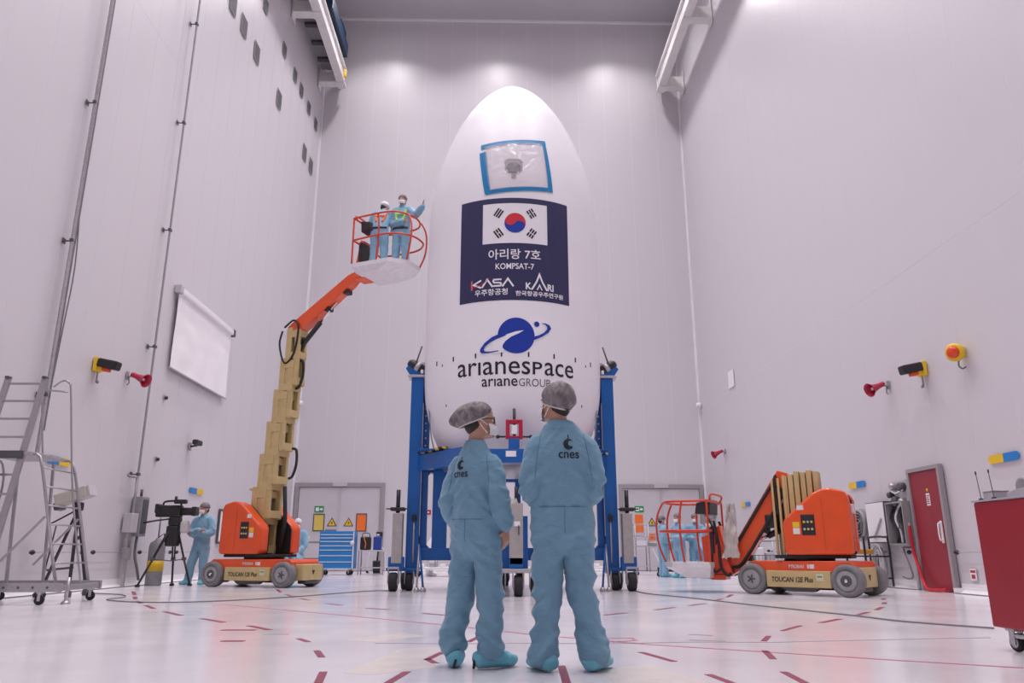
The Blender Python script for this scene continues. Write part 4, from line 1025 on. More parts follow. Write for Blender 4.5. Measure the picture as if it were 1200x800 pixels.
    if ext > .5:
        MB().bbox((-.48, -.12, 2.02), (-.3, .12, 2.06), .005).xf(T).build('step_plate', M_CREAM, t)
        for k in range(4): MB().tube([(.55 + .0*k, -.02, 4.9 - 1.0*k), (.66, -.02, 4.85 - 1.0*k), (.68, -.02, 4.55 - 1.0*k), (.6, -.02, 4.3 - 1.0*k), (.5, -.02, 4.25 - 1.0*k)], .03, 8).xf(T).build('cable_loop', M_RUBBER, t) if k in (0, 2) else None
        MB().tube([(.3, .12, 2.1), (.36, .14, 1.4), (.3, .12, .8)], .045, 8).xf(T).build('hose_guide', M_RUBBER, t)
    else:
        for q in (-.16, .0, .14):
            MB().tube([(.42, q - .05, 1.1), (.44, q - .05, 1.9), (.43, q - .03, 2.02), (.43, q + .03, 2.02), (.44, q + .05, 1.9), (.42, q + .05, 1.3)], .022, 8).xf(T).build('cable_loop', M_RUBBER, t)
    # boom, jib and basket
    zt = .66 + step * 5 + 1.3
    uS = .36
    if ext > .5: A, B = V((uS, 0, zt - .02)), V((2.0, 0, 6.72))
    else: A, B = V((uS - .1, 0, 1.98)), V((1.38, 0, .36))
    d = (B - A).normalized(); nrm = V((-d.z, 0, d.x))
    if nrm.z < 0: nrm = -nrm
    w0, w1 = (.17, .12) if ext > .5 else (.19, .17)
    pts = [A - d*.1 + nrm*.02, A - d*.05 + nrm*w0, A + d*.2 + nrm*w0, B - d*.15 + nrm*w1, B + nrm*.08, B + d*.05 - nrm*.06, B - d*.2 - nrm*w1, A + d*.5 - nrm*.15, A + d*.1 - nrm*.12]
    bo = MB().prism([(p.x, p.z) for p in pts], .24, bevel=.012).xf(T).build('boom', M_ORANGE, t)
    for q in (.5, .8):
        c = A + (B - A) * q - nrm * .15; MB().bbox((c.x - .07, -.09, c.z - .05), (c.x + .07, .09, c.z + .05), .015).xf(T).build('clamp', M_BLACK, bo)
    # lift cylinder
    ca = V((uS + .02, 0, A.z - .55)) if ext > .5 else V((uS + .05, 0, 1.1)); cb = A + d * (1.25 if ext > .5 else 1.2) - nrm * .14
    mid = ca + (cb - ca) * .62
    MB().cyl(ca, mid, .055, n=14).xf(T).build('lift_cylinder', M_BLACK, t); MB().cyl(mid, cb, .025, n=10).xf(T).build('piston_rod', M_CHROME, t)
    if ext <= .5:
        for s in (-1, 1):
            y_ = s * .145
            MB().tube([B - d*.1 + nrm*.1 + V((0, y_, .1)), B - d*.5 + nrm*.13 + V((0, y_, 0)), A + d*.35 + nrm*.14 + V((0, y_, 0)), A + d*.22 + nrm*.08 + V((0, y_, 0)), A + d*.22 - nrm*.06 + V((0, y_, 0)), A + d*.4 - nrm*.12 + V((0, y_, 0)), B - d*.35 - nrm*.13 + V((0, y_, 0)), B - d*.12 - nrm*.06 + V((0, y_, .02))], .028, 8).xf(T).build('hose', M_RUBBER, t)
            MB().tube([B + V((-.1, s*.16, .1)), B + V((-.02, s*.27, -.06)), B + V((.1, s*.28, .1)), B + V((.12, s*.26, .5)), B + V((.2, s*.2, .9))], .024, 8).xf(T).build('hose', M_RUBBER, t)
            MB().tube([B + V((.12, s*.27, .05)), B + V((.22, s*.28, .0)), B + V((.26, s*.27, .3)), B + V((.24, s*.22, .8))], .02, 8).xf(T).build('hose', M_RUBBER, t)
        MB().bbox((uS + .1, -.14, 1.12), (uS + .32, .14, 1.36), .03).xf(T).build('valve_block', M_BLACK, t)
    else:
        MB().tube([A + V((-.25, -.15, .02)), A + V((-.3, -.16, -.3)), A + V((-.12, -.16, -.75)), A + V((.12, -.16, -.55)), A + V((.2, -.15, .05)), A + V((.05, -.15, .25)), A + V((-.2, -.15, .1))], .022, 8).xf(T).build('hose', M_RUBBER, t)
        MB().bbox((uS + .05, -.1, A.z - .35), (uS + .25, .1, A.z - .18), .02).xf(T).build('valve_block', M_BLACK, t)
    # riser to the basket
    bz = B.z + .02; bu = B.x + .1
    MB().prism([(bu - .14, bz - .1), (bu + .06, bz - .1), (bu + .14, bz + .75), (bu + .02, bz + .8)], .26, bevel=.012).xf(T).build('riser', M_ORANGE, t)
    MB().bbox((bu - .05, -.2, bz - .16), (bu + .22, .2, bz - .06), .02).xf(T).build('basket_knuckle', M_ORANGE, t)
    if ext <= .5:
        MB().prism([(bu - .2, bz - .06), (bu + .3, bz - .05), (bu + .34, bz + .6), (bu + .05, bz + .66)], .5, bevel=.02).xf(T).build('knuckle_guard', M_REDOR, t)
    fu0 = bu + .12; fz = bz + (.06 if ext > .5 else .15); fl_ = 1.26 if ext > .5 else .92; hw = .55
    out = [(fu0, -hw), (fu0 + fl_*.75, -hw), (fu0 + fl_, -hw*.45), (fu0 + fl_, hw*.45), (fu0 + fl_*.75, hw), (fu0, hw)]
    n = len(out)
    low = [(fu0 + .05, -hw*.8), (fu0 + fl_*.5, -hw*.8), (fu0 + fl_*.62, -hw*.4), (fu0 + fl_*.62, hw*.4), (fu0 + fl_*.5, hw*.8), (fu0 + .05, hw*.8)]
    dz = .27 if ext <= .5 else .2
    fm_ = MB().add([(x, y, fz) for x, y in out] + [(x, y, fz - .09) for x, y in out] + [(x, y, fz - dz) for x, y in low],
        [tuple(range(n)), tuple(range(3*n-1, 2*n-1, -1))] + [(i, i+n, (i+1) % n + n, (i+1) % n) for i in range(n)] + [(i+n, i+2*n, (i+1) % n + 2*n, (i+1) % n + n) for i in range(n)])
    fo = fm_.xf(T).build('basket_floor', M_FILM, t, 'basket floor wrapped in white film')
    hh = 1.08
    def smooth(pp):
        P_ = [V(p) for p in pp]; o_ = []
        for i in range(len(P_) - 1):
            p0 = P_[max(i-1, 0)]; p1 = P_[i]; p2 = P_[i+1]; p3 = P_[min(i+2, len(P_)-1)]
            for k in range(5):
                q = k / 5; o_.append(.5 * ((2*p1) + (p2-p0)*q + (2*p0-5*p1+4*p2-p3)*q*q + (-p0+3*p1-3*p2+p3)*q**3))
        return o_ + [P_[-1]]
    def rl(pp, r=.02, name='basket_rail', m=M_REDOR): return MB().tube(smooth(pp), r, 8).xf(T).build(name, m, t)
    for z, nm in ((fz + hh, 'top_rail'), (fz + .55, 'mid_rail')):
        bul = .1 if z < fz + .6 else .0
        rl([(fu0, -hw, z), (fu0 + fl_*.7, -hw - bul*.3, z), (fu0 + fl_*.93 + bul, -hw*.6, z), (fu0 + fl_ + bul, 0, z), (fu0 + fl_*.93 + bul, hw*.6, z), (fu0 + fl_*.7, hw + bul*.3, z), (fu0, hw, z)], .022, nm)
        rl([(fu0, -hw, z), (fu0, hw, z)], .022, nm)
    for u, v, b_ in ((0, -1, 0), (0, 1, 0), (.5, -1, .05), (.5, 1, .05), (.98, -.5, .13), (.98, .5, .13)):
        x, y = fu0 + fl_ * u, hw * v
        sg = 1 if v > 0 else -1
        rl([(x, y, fz), (x + b_*.7, y + sg*b_*.4, fz + .28), (x + b_, y + sg*b_*.4, fz + .58), (x + b_*.8, y + sg*b_*.3, fz + .85), (x, y, fz + hh)], .02, 'rail_post')
    # control console
    MB().prism([(fu0 + .02, fz + .84), (fu0 + .3, fz + .86), (fu0 + .26, fz + 1.06), (fu0 + .0, fz + 1.12)], .6, bevel=.02).xf(T).build('control_console', M_BLACK, t)
    MB().bbox((fu0 + .05, -.2, fz + 1.08), (fu0 + .2, .2, fz + 1.11), .005).xf(T).build('console_screen', M_GREY, t)
    MB().tube([(fu0 - .02, -.38, fz + 1.1), (fu0 - .05, -.38, fz + 1.2), (fu0 - .05, .38, fz + 1.2), (fu0 - .02, .38, fz + 1.1)], .02, 8).xf(T).build('console_guard', M_REDOR, t)
    MB().bbox((fu0 - .02, -.3, fz + .15), (fu0 + .06, .3, fz + .6), .015).xf(T).build('document_box', M_BLACK, t)
    MB().tube([(fu0 + .1, .25, fz + .85), (fu0 - .08, .3, fz + .5), (fu0 - .04, .2, fz + .2)], .018, 6).xf(T).build('hose', M_RUBBER, t)
    if ext <= .5:     # loose protective film bunched behind the console
        n = 14; vv = []; ff = []
        for i in range(n + 1):
            for j in range(n + 1):
                u, w_ = i / n, j / n
                vv.append((bu - .34 + .3*u*(1 - .45*w_) + .04*noise.noise((i*.4, j*.5, 2)), .3 + .08*noise.noise((i*.5, j*.4, 7)), bz + .22 + .95*w_ + .05*noise.noise((i*.6, 1, 3))))
        for i in range(n):
            for j in range(n): ff.append((i*(n+1)+j, (i+1)*(n+1)+j, (i+1)*(n+1)+j+1, i*(n+1)+j+1))
        MB().add(vv, ff, True).xf(T).build('loose_film', mat('beige film', (.6, .53, .5), .35, nscale=9, namt=.08), t)
    return T, fu0, fz, fl_, t
TL_ = lift('orange mast lift with its cream mast raised and two people in the basket', (-4.96, 17.08), rad(-20), rad(-25), 1.0)
TR_ = lift('orange mast lift folded down beside the red door with an empty basket', (5.5, 13.66), rad(-45), rad(150), .0)

# ------------------------------------------------------------------ people in clean-room coveralls
from mathutils.bvhtree import BVHTree
def fabric(name, col, grid=True):
    m = bpy.data.materials.new(name); m.use_nodes = True; nt = m.node_tree; b = nt.nodes['Principled BSDF']
    b.inputs['Roughness'].default_value = .75; b.inputs['Specular IOR Level'].default_value = .25
    b.inputs['Sheen Weight'].default_value = .25; b.inputs['Sheen Roughness'].default_value = .5
    tc = nt.nodes.new('ShaderNodeTexCoord'); n = nt.nodes.new('ShaderNodeTexNoise'); n.inputs['Scale'].default_value = 7; n.inputs['Detail'].default_value = 4
    nt.links.new(tc.outputs['Object'], n.inputs['Vector'])
    r = nt.nodes.new('ShaderNodeValToRGB'); r.color_ramp.elements[0].position = .3; r.color_ramp.elements[1].position = .7
    r.color_ramp.elements[0].color = (*[c*.93 for c in col], 1); r.color_ramp.elements[1].color = (*[c*1.05 for c in col], 1)
    nt.links.new(n.outputs['Fac'], r.inputs['Fac']); nt.links.new(r.outputs[0], b.inputs['Base Color'])
    n2 = nt.nodes.new('ShaderNodeTexNoise'); n2.inputs['Scale'].default_value = 10; n2.inputs['Detail'].default_value = 3; n2.inputs['Distortion'].default_value = 1.2
    mp = nt.nodes.new('ShaderNodeMapping'); mp.inputs['Scale'].default_value = (1, 1, 1.7)
    nt.links.new(tc.outputs['Object'], mp.inputs[0]); nt.links.new(mp.outputs[0], n2.inputs['Vector'])
    bp = nt.nodes.new('ShaderNodeBump'); bp.inputs['Strength'].default_value = .6; bp.inputs['Distance'].default_value = .018
    nt.links.new(n2.outputs['Fac'], bp.inputs['Height']); nt.links.new(bp.outputs['Normal'], b.inputs['Normal'])
    return m
M_SUIT = fabric('coverall blue fabric', (.175, .335, .455))
M_SUITB = fabric('pale blue coverall fabric', (.24, .44, .6))
M_SUITW = fabric('white coverall fabric', (.75, .73, .76))
M_SEAM = mat('seam blue', (.07, .18, .26), .8)
M_SHOE = fabric('shoe cover blue', (.17, .5, .62))
M_SKIN = mat('skin warm', (.5, .27, .19), .5, nscale=20, namt=.06)
M_HAIR = mat('dark hair', (.02, .014, .012), .55, bump=.5, bscale=90)
M_MASK = mat('face mask', (.8, .78, .8), .7)
M_LOGO = mat('suit print', (.006, .01, .02), .6)
def netcap():
    m = bpy.data.materials.new('hair net'); m.use_nodes = True; nt = m.node_tree; b = nt.nodes['Principled BSDF']
    b.inputs['Roughness'].default_value = .7
    tc = nt.nodes.new('ShaderNodeTexCoord'); n = nt.nodes.new('ShaderNodeTexNoise'); n.inputs['Scale'].default_value = 14; n.inputs['Detail'].default_value = 5; n.inputs['Distortion'].default_value = .8
    mp = nt.nodes.new('ShaderNodeMapping'); mp.inputs['Scale'].default_value = (2.2, 1, 1)
    nt.links.new(tc.outputs['Object'], mp.inputs[0]); nt.links.new(mp.outputs[0], n.inputs['Vector'])
    r = nt.nodes.new('ShaderNodeValToRGB'); r.color_ramp.elements[0].position = .35; r.color_ramp.elements[1].position = .75
    r.color_ramp.elements[0].color = (.11, .09, .095, 1); r.color_ramp.elements[1].color = (.33, .29, .3, 1)
    nt.links.new(n.outputs['Fac'], r.inputs['Fac']); nt.links.new(r.outputs[0], b.inputs['Base Color'])
    bp = nt.nodes.new('ShaderNodeBump'); bp.inputs['Strength'].default_value = .6; bp.inputs['Distance'].default_value = .006
    nt.links.new(n.outputs['Fac'], bp.inputs['Height']); nt.links.new(bp.outputs['Normal'], b.inputs['Normal'])
    return m
M_NET = netcap()
M_NETW = mat('white hair cap', (.72, .69, .71), .7, bump=.5, bscale=40)
M_BAND = mat('cap elastic', (.62, .58, .57), .7)

def loft(mb, secs, n=18, side=(1, 0, 0)):
    """closed body of elliptic rings: (centre, half width, half depth)"""
    cs = [V(s[0]) for s in secs]; m = len(cs); vv = []; ff = []
    for i, s in enumerate(secs):
        t = cs[min(i+1, m-1)] - cs[max(i-1, 0)]
        t = t.normalized() if t.length > 1e-6 else V((0, 0, 1))
        sd = V(side); sd = sd - t * sd.dot(t)
        if sd.length < .2: sd = V((0, 1, 0)) - t * t.y
        sd.normalize(); fw = t.cross(sd)
        for k in range(n):
            a = 2*pi*k/n; vv.append(cs[i] + sd * cos(a) * s[1] + fw * sin(a) * s[2])
    for i in range(m - 1):
        for k in range(n): ff.append((i*n+k, i*n+(k+1) % n, (i+1)*n+(k+1) % n, (i+1)*n+k))
    ff.append(tuple(reversed(range(n)))); ff.append(tuple((m-1)*n + k for k in range(n)))
    mb.add(vv, ff, True)
def chain(mb, pts, rs, n=14, sub=3, cap=True):
    """round limb through joints with smooth bends"""
    P_ = [V(p) for p in pts]; out = []; ro = []
    for i in range(len(P_) - 1):
        p0 = P_[max(i-1, 0)]; p1 = P_[i]; p2 = P_[i+1]; p3 = P_[min(i+2, len(P_)-1)]
        for k in range(sub):
            t = k / sub
            out.append(.5 * ((2*p1) + (p2-p0)*t + (2*p0-5*p1+4*p2-p3)*t*t + (-p0+3*p1-3*p2+p3)*t**3)); ro.append(rs[i] + (rs[i+1]-rs[i])*t)
    out.append(P_[-1]); ro.append(rs[-1])
    if cap:
        d0 = (out[0]-out[1]).normalized(); d1 = (out[-1]-out[-2]).normalized()
        a, ra, b, rb = out[0], ro[0], out[-1], ro[-1]
        out = [a + d0*ra*.9, a + d0*ra*.6] + out + [b + d1*rb*.6, b + d1*rb*.9]; ro = [ra*.35, ra*.8] + ro + [rb*.8, rb*.35]
    mb.tube(out, ro, n)
def remeshed(mb, voxel, smooth=6, name='m'):
    me = mb.mesh(name, M_SKIN); o = bpy.data.objects.new('tmp', me); C.objects.link(o)
    r = o.modifiers.new('r', 'REMESH'); r.mode = 'VOXEL'; r.voxel_size = voxel; r.use_smooth_shade = True
    s = o.modifiers.new('s', 'SMOOTH'); s.iterations = smooth; s.factor = .5
    dg = bpy.context.evaluated_depsgraph_get(); dg.update()
    out = bpy.data.meshes.new_from_object(o.evaluated_get(dg)); bpy.data.objects.remove(o); bpy.data.meshes.remove(me)
    out.materials.clear(); out.polygons.foreach_set('use_smooth', [True] * len(out.polygons)); return out
def head_rings(mb, M):
    """skull and jaw, facing +y, origin at the base of the skull; about 0.23 tall"""
    rows = [(-.105, .030, .060, -.015), (-.095, .045, .078, .01), (-.07, .058, .088, .045), (-.04, .066, .092, .075), (0, .073, .096, .095), (.04, .077, .1, .103), (.075, .076, .098, .103), (.1, .066, .085, .093), (.118, .045, .055, .065), (.125, .02, .022, .03)]
    n = 22; vv = []; ff = []
    for z, w, f, b in rows:
        for k in range(n):
            a = 2*pi*k/n; y = sin(a); vv.append(M @ V((cos(a) * w, .01 + (y * f if y > 0 else y * b), z)))
    m = len(rows)
    for i in range(m - 1):
        for k in range(n): ff.append((i*n+k, i*n+(k+1) % n, (i+1)*n+(k+1) % n, (i+1)*n+k))
    ff += [tuple(reversed(range(n))), tuple((m-1)*n + k for k in range(n))]
    mb.add(vv, ff, True)
    def e(c, r): 
        b = MB().ball(c, r, 8).xf(M); mb.add(b.v, b.f, True)
    e((0, .112, -.02), (.014, .02, .018)); e((0, .108, .005), (.010, .014, .03))         # nose
    e((0, .098, -.06), (.022, .012, .006)); e((0, .096, -.069), (.019, .012, .006))         # lips
    e((0, .088, -.095), (.02, .014, .012))                                                   # chin
    for s in (-1, 1):
        e((s*.03, .098, .034), (.026, .011, .007))                                           # brow
        e((s*.076, -.005, -.005), (.008, .018, .031)); e((s*.04, .083, -.03), (.022, .014, .02))   # ear, cheek
def hand(mb, wrist, d, palm, s=1.0, side=1, curl=.35):
    """palm, four fingers and thumb; d = finger direction, palm = palm normal"""
    d = V(d).normalized(); p = V(palm); p = (p - d * p.dot(d)).normalized(); x = d.cross(p) * side     # x points to the thumb side
    w = V(wrist)
    loft(mb, [(w - d*.01, .026*s, .02*s), (w + d*.025*s, .034*s, .019*s), (w + d*.06*s, .041*s, .017*s), (w + d*.088*s, .04*s, .014*s), (w + d*.096*s, .034*s, .009*s)], 12, tuple(x))
    for i, (o, L) in enumerate(((.03, .068), (.01, .076), (-.011, .071), (-.03, .056))):
        a = w + d*.085*s + x*o*s; pts = [a]; dd = d.copy()
        for k, f in enumerate((.45, .32, .23)):
            ang = curl * (.6 + .5*k) + .06*i; dd = (dd * cos(ang) + p * sin(ang)).normalized(); pts.append(pts[-1] + dd * L * f * s)
        mb.tube([a - d*.012*s] + pts + [pts[-1] + dd*.004], [.0085*s, .0092*s, .0088*s, .0082*s, .007*s, .003*s], 8)
    a = w + d*.028*s + x*.03*s; t1 = (x*.75 + d*.62 + p*.25).normalized(); t2 = (x*.3 + d*.9 + p*.35).normalized()
    mb.tube([a - t1*.015*s, a, a + t1*.034*s, a + t1*.034*s + t2*.026*s, a + t1*.034*s + t2*.045*s], [.012*s, .013*s, .0105*s, .009*s, .004*s], 8)

def person(label, loc, rotz, J, suit, voxel=.012, cap='net', group=None, mask=True, shoes=True, glasses=False, hair=True, look=(0, 0, 0), girth=1.0, folds=1.0, seed=0):
    """J: joints in the person's own frame (x right, y forward, z up)"""
    S = J['s']
    body = MB()
    hx, hy, hz = J['head']; R_ = Matrix.Translation((hx, hy, hz)) @ Matrix.Rotation(look[0], 4, 'Z') @ Matrix.Rotation(look[1], 4, 'X') @ Matrix.Rotation(look[2], 4, 'Y') @ Matrix.Scale(S, 4)
    head_rings(body, R_)
    nk = V(J['neck']); ch = V(J['chest']); pv = V(J['pelvis'])
    chain(body, [ch + (nk - ch)*.6, nk, V((hx, hy, hz)) + V((0, -.015, -.03))], [.075*S, .058*S, .056*S])
    g = girth
    loft(body, [(pv + V((0, 0, -.06)), .13*g, .09*g), (pv, .15*g, .1*g), (pv + (ch-pv)*.5, .13*g, .085*g), (ch, .155*g, .1*g), (ch + (nk-ch)*.55, .12*g, .075*g), (nk, .055, .05)])
    for s, k in ((-1, 'l'), (1, 'r')):
        sh, el, wr = V(J['sh_'+k]), V(J['el_'+k]), V(J['wr_'+k]); hp, kn, an = V(J['hip_'+k]), V(J['kn_'+k]), V(J['an_'+k])
        chain(body, [ch + (sh-ch)*.55, sh, el, wr], [.06, .05*S, .038*S, .026*S])
        hand(body, wr, J.get('hd_'+k, tuple(wr - el)), J.get('hp_'+k, (-s, .3, 0)), S, J.get('th_'+k, -s), J.get('curl', .35))
        chain(body, [hp, kn, an], [.075*S, .05*S, .036*S])
        ft = V(J['ft_'+k]); fd = (V(J.get('toe_'+k, (s*.25, 1, 0)))).normalized()
        loft(body, [(ft - fd*.075 + V((0, 0, .03)), .026, .026), (ft + V((0, 0, .045)), .034, .04), (ft + fd*.08 + V((0, 0, .03)), .038, .026), (ft + fd*.13 + V((0, 0, .022)), .03, .016)], 10, (-fd.y, fd.x, 0))
        chain(body, [an, ft + V((0, 0, .05))], [.036, .03])
    root = bpy.data.objects.new('person', remeshed(body, voxel * .62 if voxel < .015 else voxel * .8, 2, 'person_body')); C.objects.link(root)
    root.data.materials.append(M_SKIN); root.location = loc; root.rotation_euler = (0, 0, rotz); tag(root, label, 'person', group)
    # coverall
    c = MB(); W = J.get('W', 1.0)
    ts = J['torso']     # [(z-point, half width, half depth)]
    loft(c, ts, 24)
    for s, k in ((-1, 'l'), (1, 'r')):
        sh, el, wr = V(J['sh_'+k]), V(J['el_'+k]), V(J['wr_'+k]); hp, kn, an = V(J['hip_'+k]), V(J['kn_'+k]), V(J['an_'+k])
        ra = J.get('ra', (.092, .08, .066, .046))
        chain(c, [V((sh.x*.55, sh.y, sh.z + .015)), sh, el, el + (wr-el)*.75, wr - (wr-el)*.02], [ra[0]*.9, ra[0], ra[1], ra[2], ra[3]], 16, 4)
        rl = J.get('rl', (.118, .095, .085, .08))
        chain(c, [hp, hp + (kn-hp)*.45, kn, kn + (an-kn)*.55, an], [rl[0], rl[0]*.93, rl[1], rl[2], rl[3]], 18, 4)
    me = remeshed(c, voxel, 5, 'coverall')
    rnd = random.Random(seed); ox = rnd.uniform(0, 50)
    joints = [(V(J['el_'+k]), .16, .011) for k in 'lr'] + [(V(J['kn_'+k]), .17, .009) for k in 'lr'] + [(V(J['an_'+k]) + V((0, 0, .05)), .15, .013) for k in 'lr'] + [((V(J['hip_l']) + V(J['hip_r'])) / 2 + V((0, 0, -.04)), .2, .009)] + [(V(J['wr_'+k]), .12, .008) for k in 'lr']
    nco = []
    for p, vn in [(v.co.copy(), v.normal.copy()) for v in me.vertices]:
        amp = .005
        for q, rad_, a in joints:
            dq = (p - q).length
            if dq < rad_ * 1.4: amp = max(amp, a * (1 - dq / (rad_ * 1.4)) + .005)
        sgn = 1 if p.x > 0 else -1
        f1 = noise.noise((p.x * 4 + ox, p.y * 4, p.z * 9 + sgn * p.x * 10)); f2 = noise.noise((p.x * 16 + ox, p.y * 16, p.z * 26))
        ridge = 1 - 2.2 * abs(f1)
        nco += (p + vn * (amp * 1.5 * ridge * .8 + amp * .5 * f2) * folds)[:]
    me.vertices.foreach_set('co', nco); me.update()
    me.materials.append(suit)
    sc = bpy.data.objects.new('coverall', me); C.objects.link(sc); sc.parent = root
    # collar and cuffs
    colr = J.get('collar', .085)
    M = Matrix.Translation(nk + V((0, -.008, -.02 * S)))
    MB().lathe([(colr*1.16, -.05), (colr*1.05, -.01), (colr*.98, .03), (colr*.9, .032), (colr*.9, -.03)], 28, M).build('collar', suit, root)
    for k in 'lr':
        el, wr = V(J['el_'+k]), V(J['wr_'+k]); d = (wr - el).normalized(); a = wr - d*.015
        MB().tube([a - d*.03, a - d*.012, a + d*.004, a + d*.02, a + d*.03], [.042*S, .036*S, .0385*S, .035*S, .033*S], 16).build('cuff', suit, root)
    if shoes:
        for s, k in ((-1, 'l'), (1, 'r')):
            ft = V(J['ft_'+k]); fd = V(J.get('toe_'+k, (s*.25, 1, 0))).normalized(); sd = (-fd.y, fd.x, 0); b = MB()
            loft(b, [(ft - fd*.13 + V((0, 0, .045)), .03, .035), (ft - fd*.115 + V((0, 0, .052)), .052, .05), (ft - fd*.05 + V((0, 0, .065)), .062, .064), (ft + fd*.03 + V((0, 0, .062)), .064, .06), (ft + fd*.1 + V((0, 0, .046)), .06, .045), (ft + fd*.155 + V((0, 0, .038)), .046, .034), (ft + fd*.172 + V((0, 0, .032)), .025, .02)], 16, sd)
            loft(b, [(ft + V((0, 0, .06)), .058, .058), (ft + V((0, 0, .11)), .057, .06), (ft + V((0, 0, .14)), .05, .052)], 16, sd)
            sm = remeshed(b, max(.009, voxel * .8), 4, 'shoe_cover')
            nco = []
            for p, vn in [(v.co.copy(), v.normal.copy()) for v in sm.vertices]:
                p = p + vn * .007 * noise.noise(p * 26 + V((ox, 0, 0))); nco += (p.x, p.y, max(p.z, .004))
            sm.vertices.foreach_set('co', nco); sm.update()
            sm.materials.append(M_SHOE if suit is not M_SUITW else M_SUITW); o = bpy.data.objects.new('shoe_cover', sm); C.objects.link(o); o.parent = root
            if J.get('strap'):
                MB().tube([ft - fd*.128 + V((0, 0, .004)) + V(sd)*.01, ft - fd*.132 + V((0, 0, .05)) + V(sd)*(-.004), ft - fd*.085 + V(sd)*(-.02) + V((0, 0, .12))], .009, 6).build('heel_strap', M_BLACK, root)
    # hair cap with elastic edge, hair under it
    cm = M_NET if cap == 'net' else M_NETW
    cc = J.get('cap', ((0, -.02, .035), (.1, .118, .105)))
    cb = MB(); (cx, cy, cz), (rx, ry, rz_) = cc
    n1, n2 = 20, 28; vv = []; ff = []
    tl = J.get('cap_tilt', .32)
    for i in range(n1 + 1):
        ph = pi * i / n1 * .62
        for k in range(n2):
            a = 2*pi*k/n2; q = V((sin(ph)*cos(a)*rx, sin(ph)*sin(a)*ry, cos(ph)*rz_))
            q += q.normalized() * .006 * noise.noise(q * 22 + V((ox, 3, 1))) * (1.0 if i < n1 - 1 else .3)
            pull = 1 - .16 * max(0, (i / n1 - .8) / .2); q.x *= pull; q.y *= pull
            vv.append(q)
    for i in range(n1):
        for k in range(n2): ff.append((i*n2+k, i*n2+(k+1) % n2, (i+1)*n2+(k+1) % n2, (i+1)*n2+k))
    CM = R_ @ Matrix.Translation((cx, cy, cz)) @ Matrix.Rotation(tl, 4, 'X')
    vv2 = []
    for q in vv:
        for (bx, by, bz), br, ba in J.get('cap_bulges', ()):
            dd = (q - V((bx, by, bz))).length
            if dd < br: q = q + (V((bx, by, bz)).normalized()) * ba * (1 - dd/br)**1.0
        vv2.append(CM @ q)
    cb.add(vv2, ff, True); cpo = cb.build('hair_cap', cm, root)
    ring = vv2[-n2:]
    MB().tube(ring, .006, 6, closed=True).build('elastic_band', M_BAND, cpo)
    if hair:
        hb = MB().ball((0, -.022, .015), (.081, .1, .115), 14); hb.v = [p for p in hb.v]
        q = MB().ball((0, -.034, -.012), (.068, .082, .085), 14).xf(R_); q.build('hair', M_HAIR, root)
    if mask:
        mk = MB(); vv = []; ff = []; n = 12
        for i in range(n + 1):
            a = -1.25 + 2.5 * i / n
            for j in range(7):
                z = -.105 + .085 * j / 6; bul = .018 * (1 - (j/3 - 1)**2) + .006 * (1 if j % 2 else 0)
                vv.append(R_ @ V((sin(a) * (.076 + bul*.3), .018 + cos(a) * (.094 + bul), z)))
        for i in range(n):
            for j in range(6): ff.append((i*7+j, (i+1)*7+j, (i+1)*7+j+1, i*7+j+1))
        mk.add(vv, ff, True); mo = mk.build('face_mask', M_MASK, root)
        for s in (-1, 1): MB().tube([R_ @ V((s*.074, .04, -.03)), R_ @ V((s*.082, .0, .0)), R_ @ V((s*.084, -.025, .02))], .003, 5).tube([R_ @ V((s*.07, .035, -.09)), R_ @ V((s*.08, .0, -.05)), R_ @ V((s*.082, -.02, -.02))], .003, 5).build('mask_strap', M_MASK, mo)
    if glasses:
        gm = M_BLACK; gl = MB()
        for s in (-1, 1):
            gl.tube([R_ @ V((s*.034 + .027*cos(a), .112 - .012*abs(cos(a)) , .012 + .021*sin(a))) for a in [2*pi*k/14 for k in range(14)]], .004, 6, closed=True)
            gl.tube([R_ @ V((s*.062, .098, .015)), R_ @ V((s*.078, .05, .018)), R_ @ V((s*.083, -.01, .012))], .0035, 6)
        gl.tube([R_ @ V((-.01, .113, .014)), R_ @ V((.01, .113, .014))], .003, 6); go = gl.build('glasses', gm, root)
        for s in (-1, 1):
            e_ = MB().ball((s*.032, .087, .012), (.013, .013, .013), 10).xf(R_).build('eye', M_WHITE, root); MB().ball((s*.032, .098, .012), (.006, .004, .006), 8).xf(R_).build('iris', M_HAIR, e_)
    return root, sc, BVHTree.FromPolygons([v.co for v in me.vertices], [tuple(p.vertices) for p in me.polygons])
def on_back(root, bvh, geo, name, material, off=.003, step=.01, parent=None, d=(0, 1, 0), start=-1.0):
    """print laid on the back of a garment"""
    vv, ff = sliced(geo, step); out = []; d = V(d)
    for x, z in vv:
        loc, nrm, i, ds = bvh.ray_cast(V((x, start, z)), d)
        out.append(tuple((loc if loc else V((x, -.13, z))) - d * off))
    me = bpy.data.meshes.new(name); me.from_pydata(out, [], ff); me.materials.append(material); me.update()
    o = bpy.data.objects.new(name, me); C.objects.link(o); o.parent = parent or root; return o
def back_seam(root, bvh, pts, r=.0022, front=False):
    out = []; s = -1
    for i in range(len(pts) - 1):
        a, b = V(pts[i]), V(pts[i+1])
        for k in range(8): out.append(a + (b - a) * k / 8)
    q = []
    for p in out:
        loc, nrm, i, ds = bvh.ray_cast(V((p[0], -1, p[1])), V((0, 1, 0)))
        if loc: q.append(loc)
    if len(q) > 2: MB().tube(q, r, 5).build('seam', M_SEAM, root)
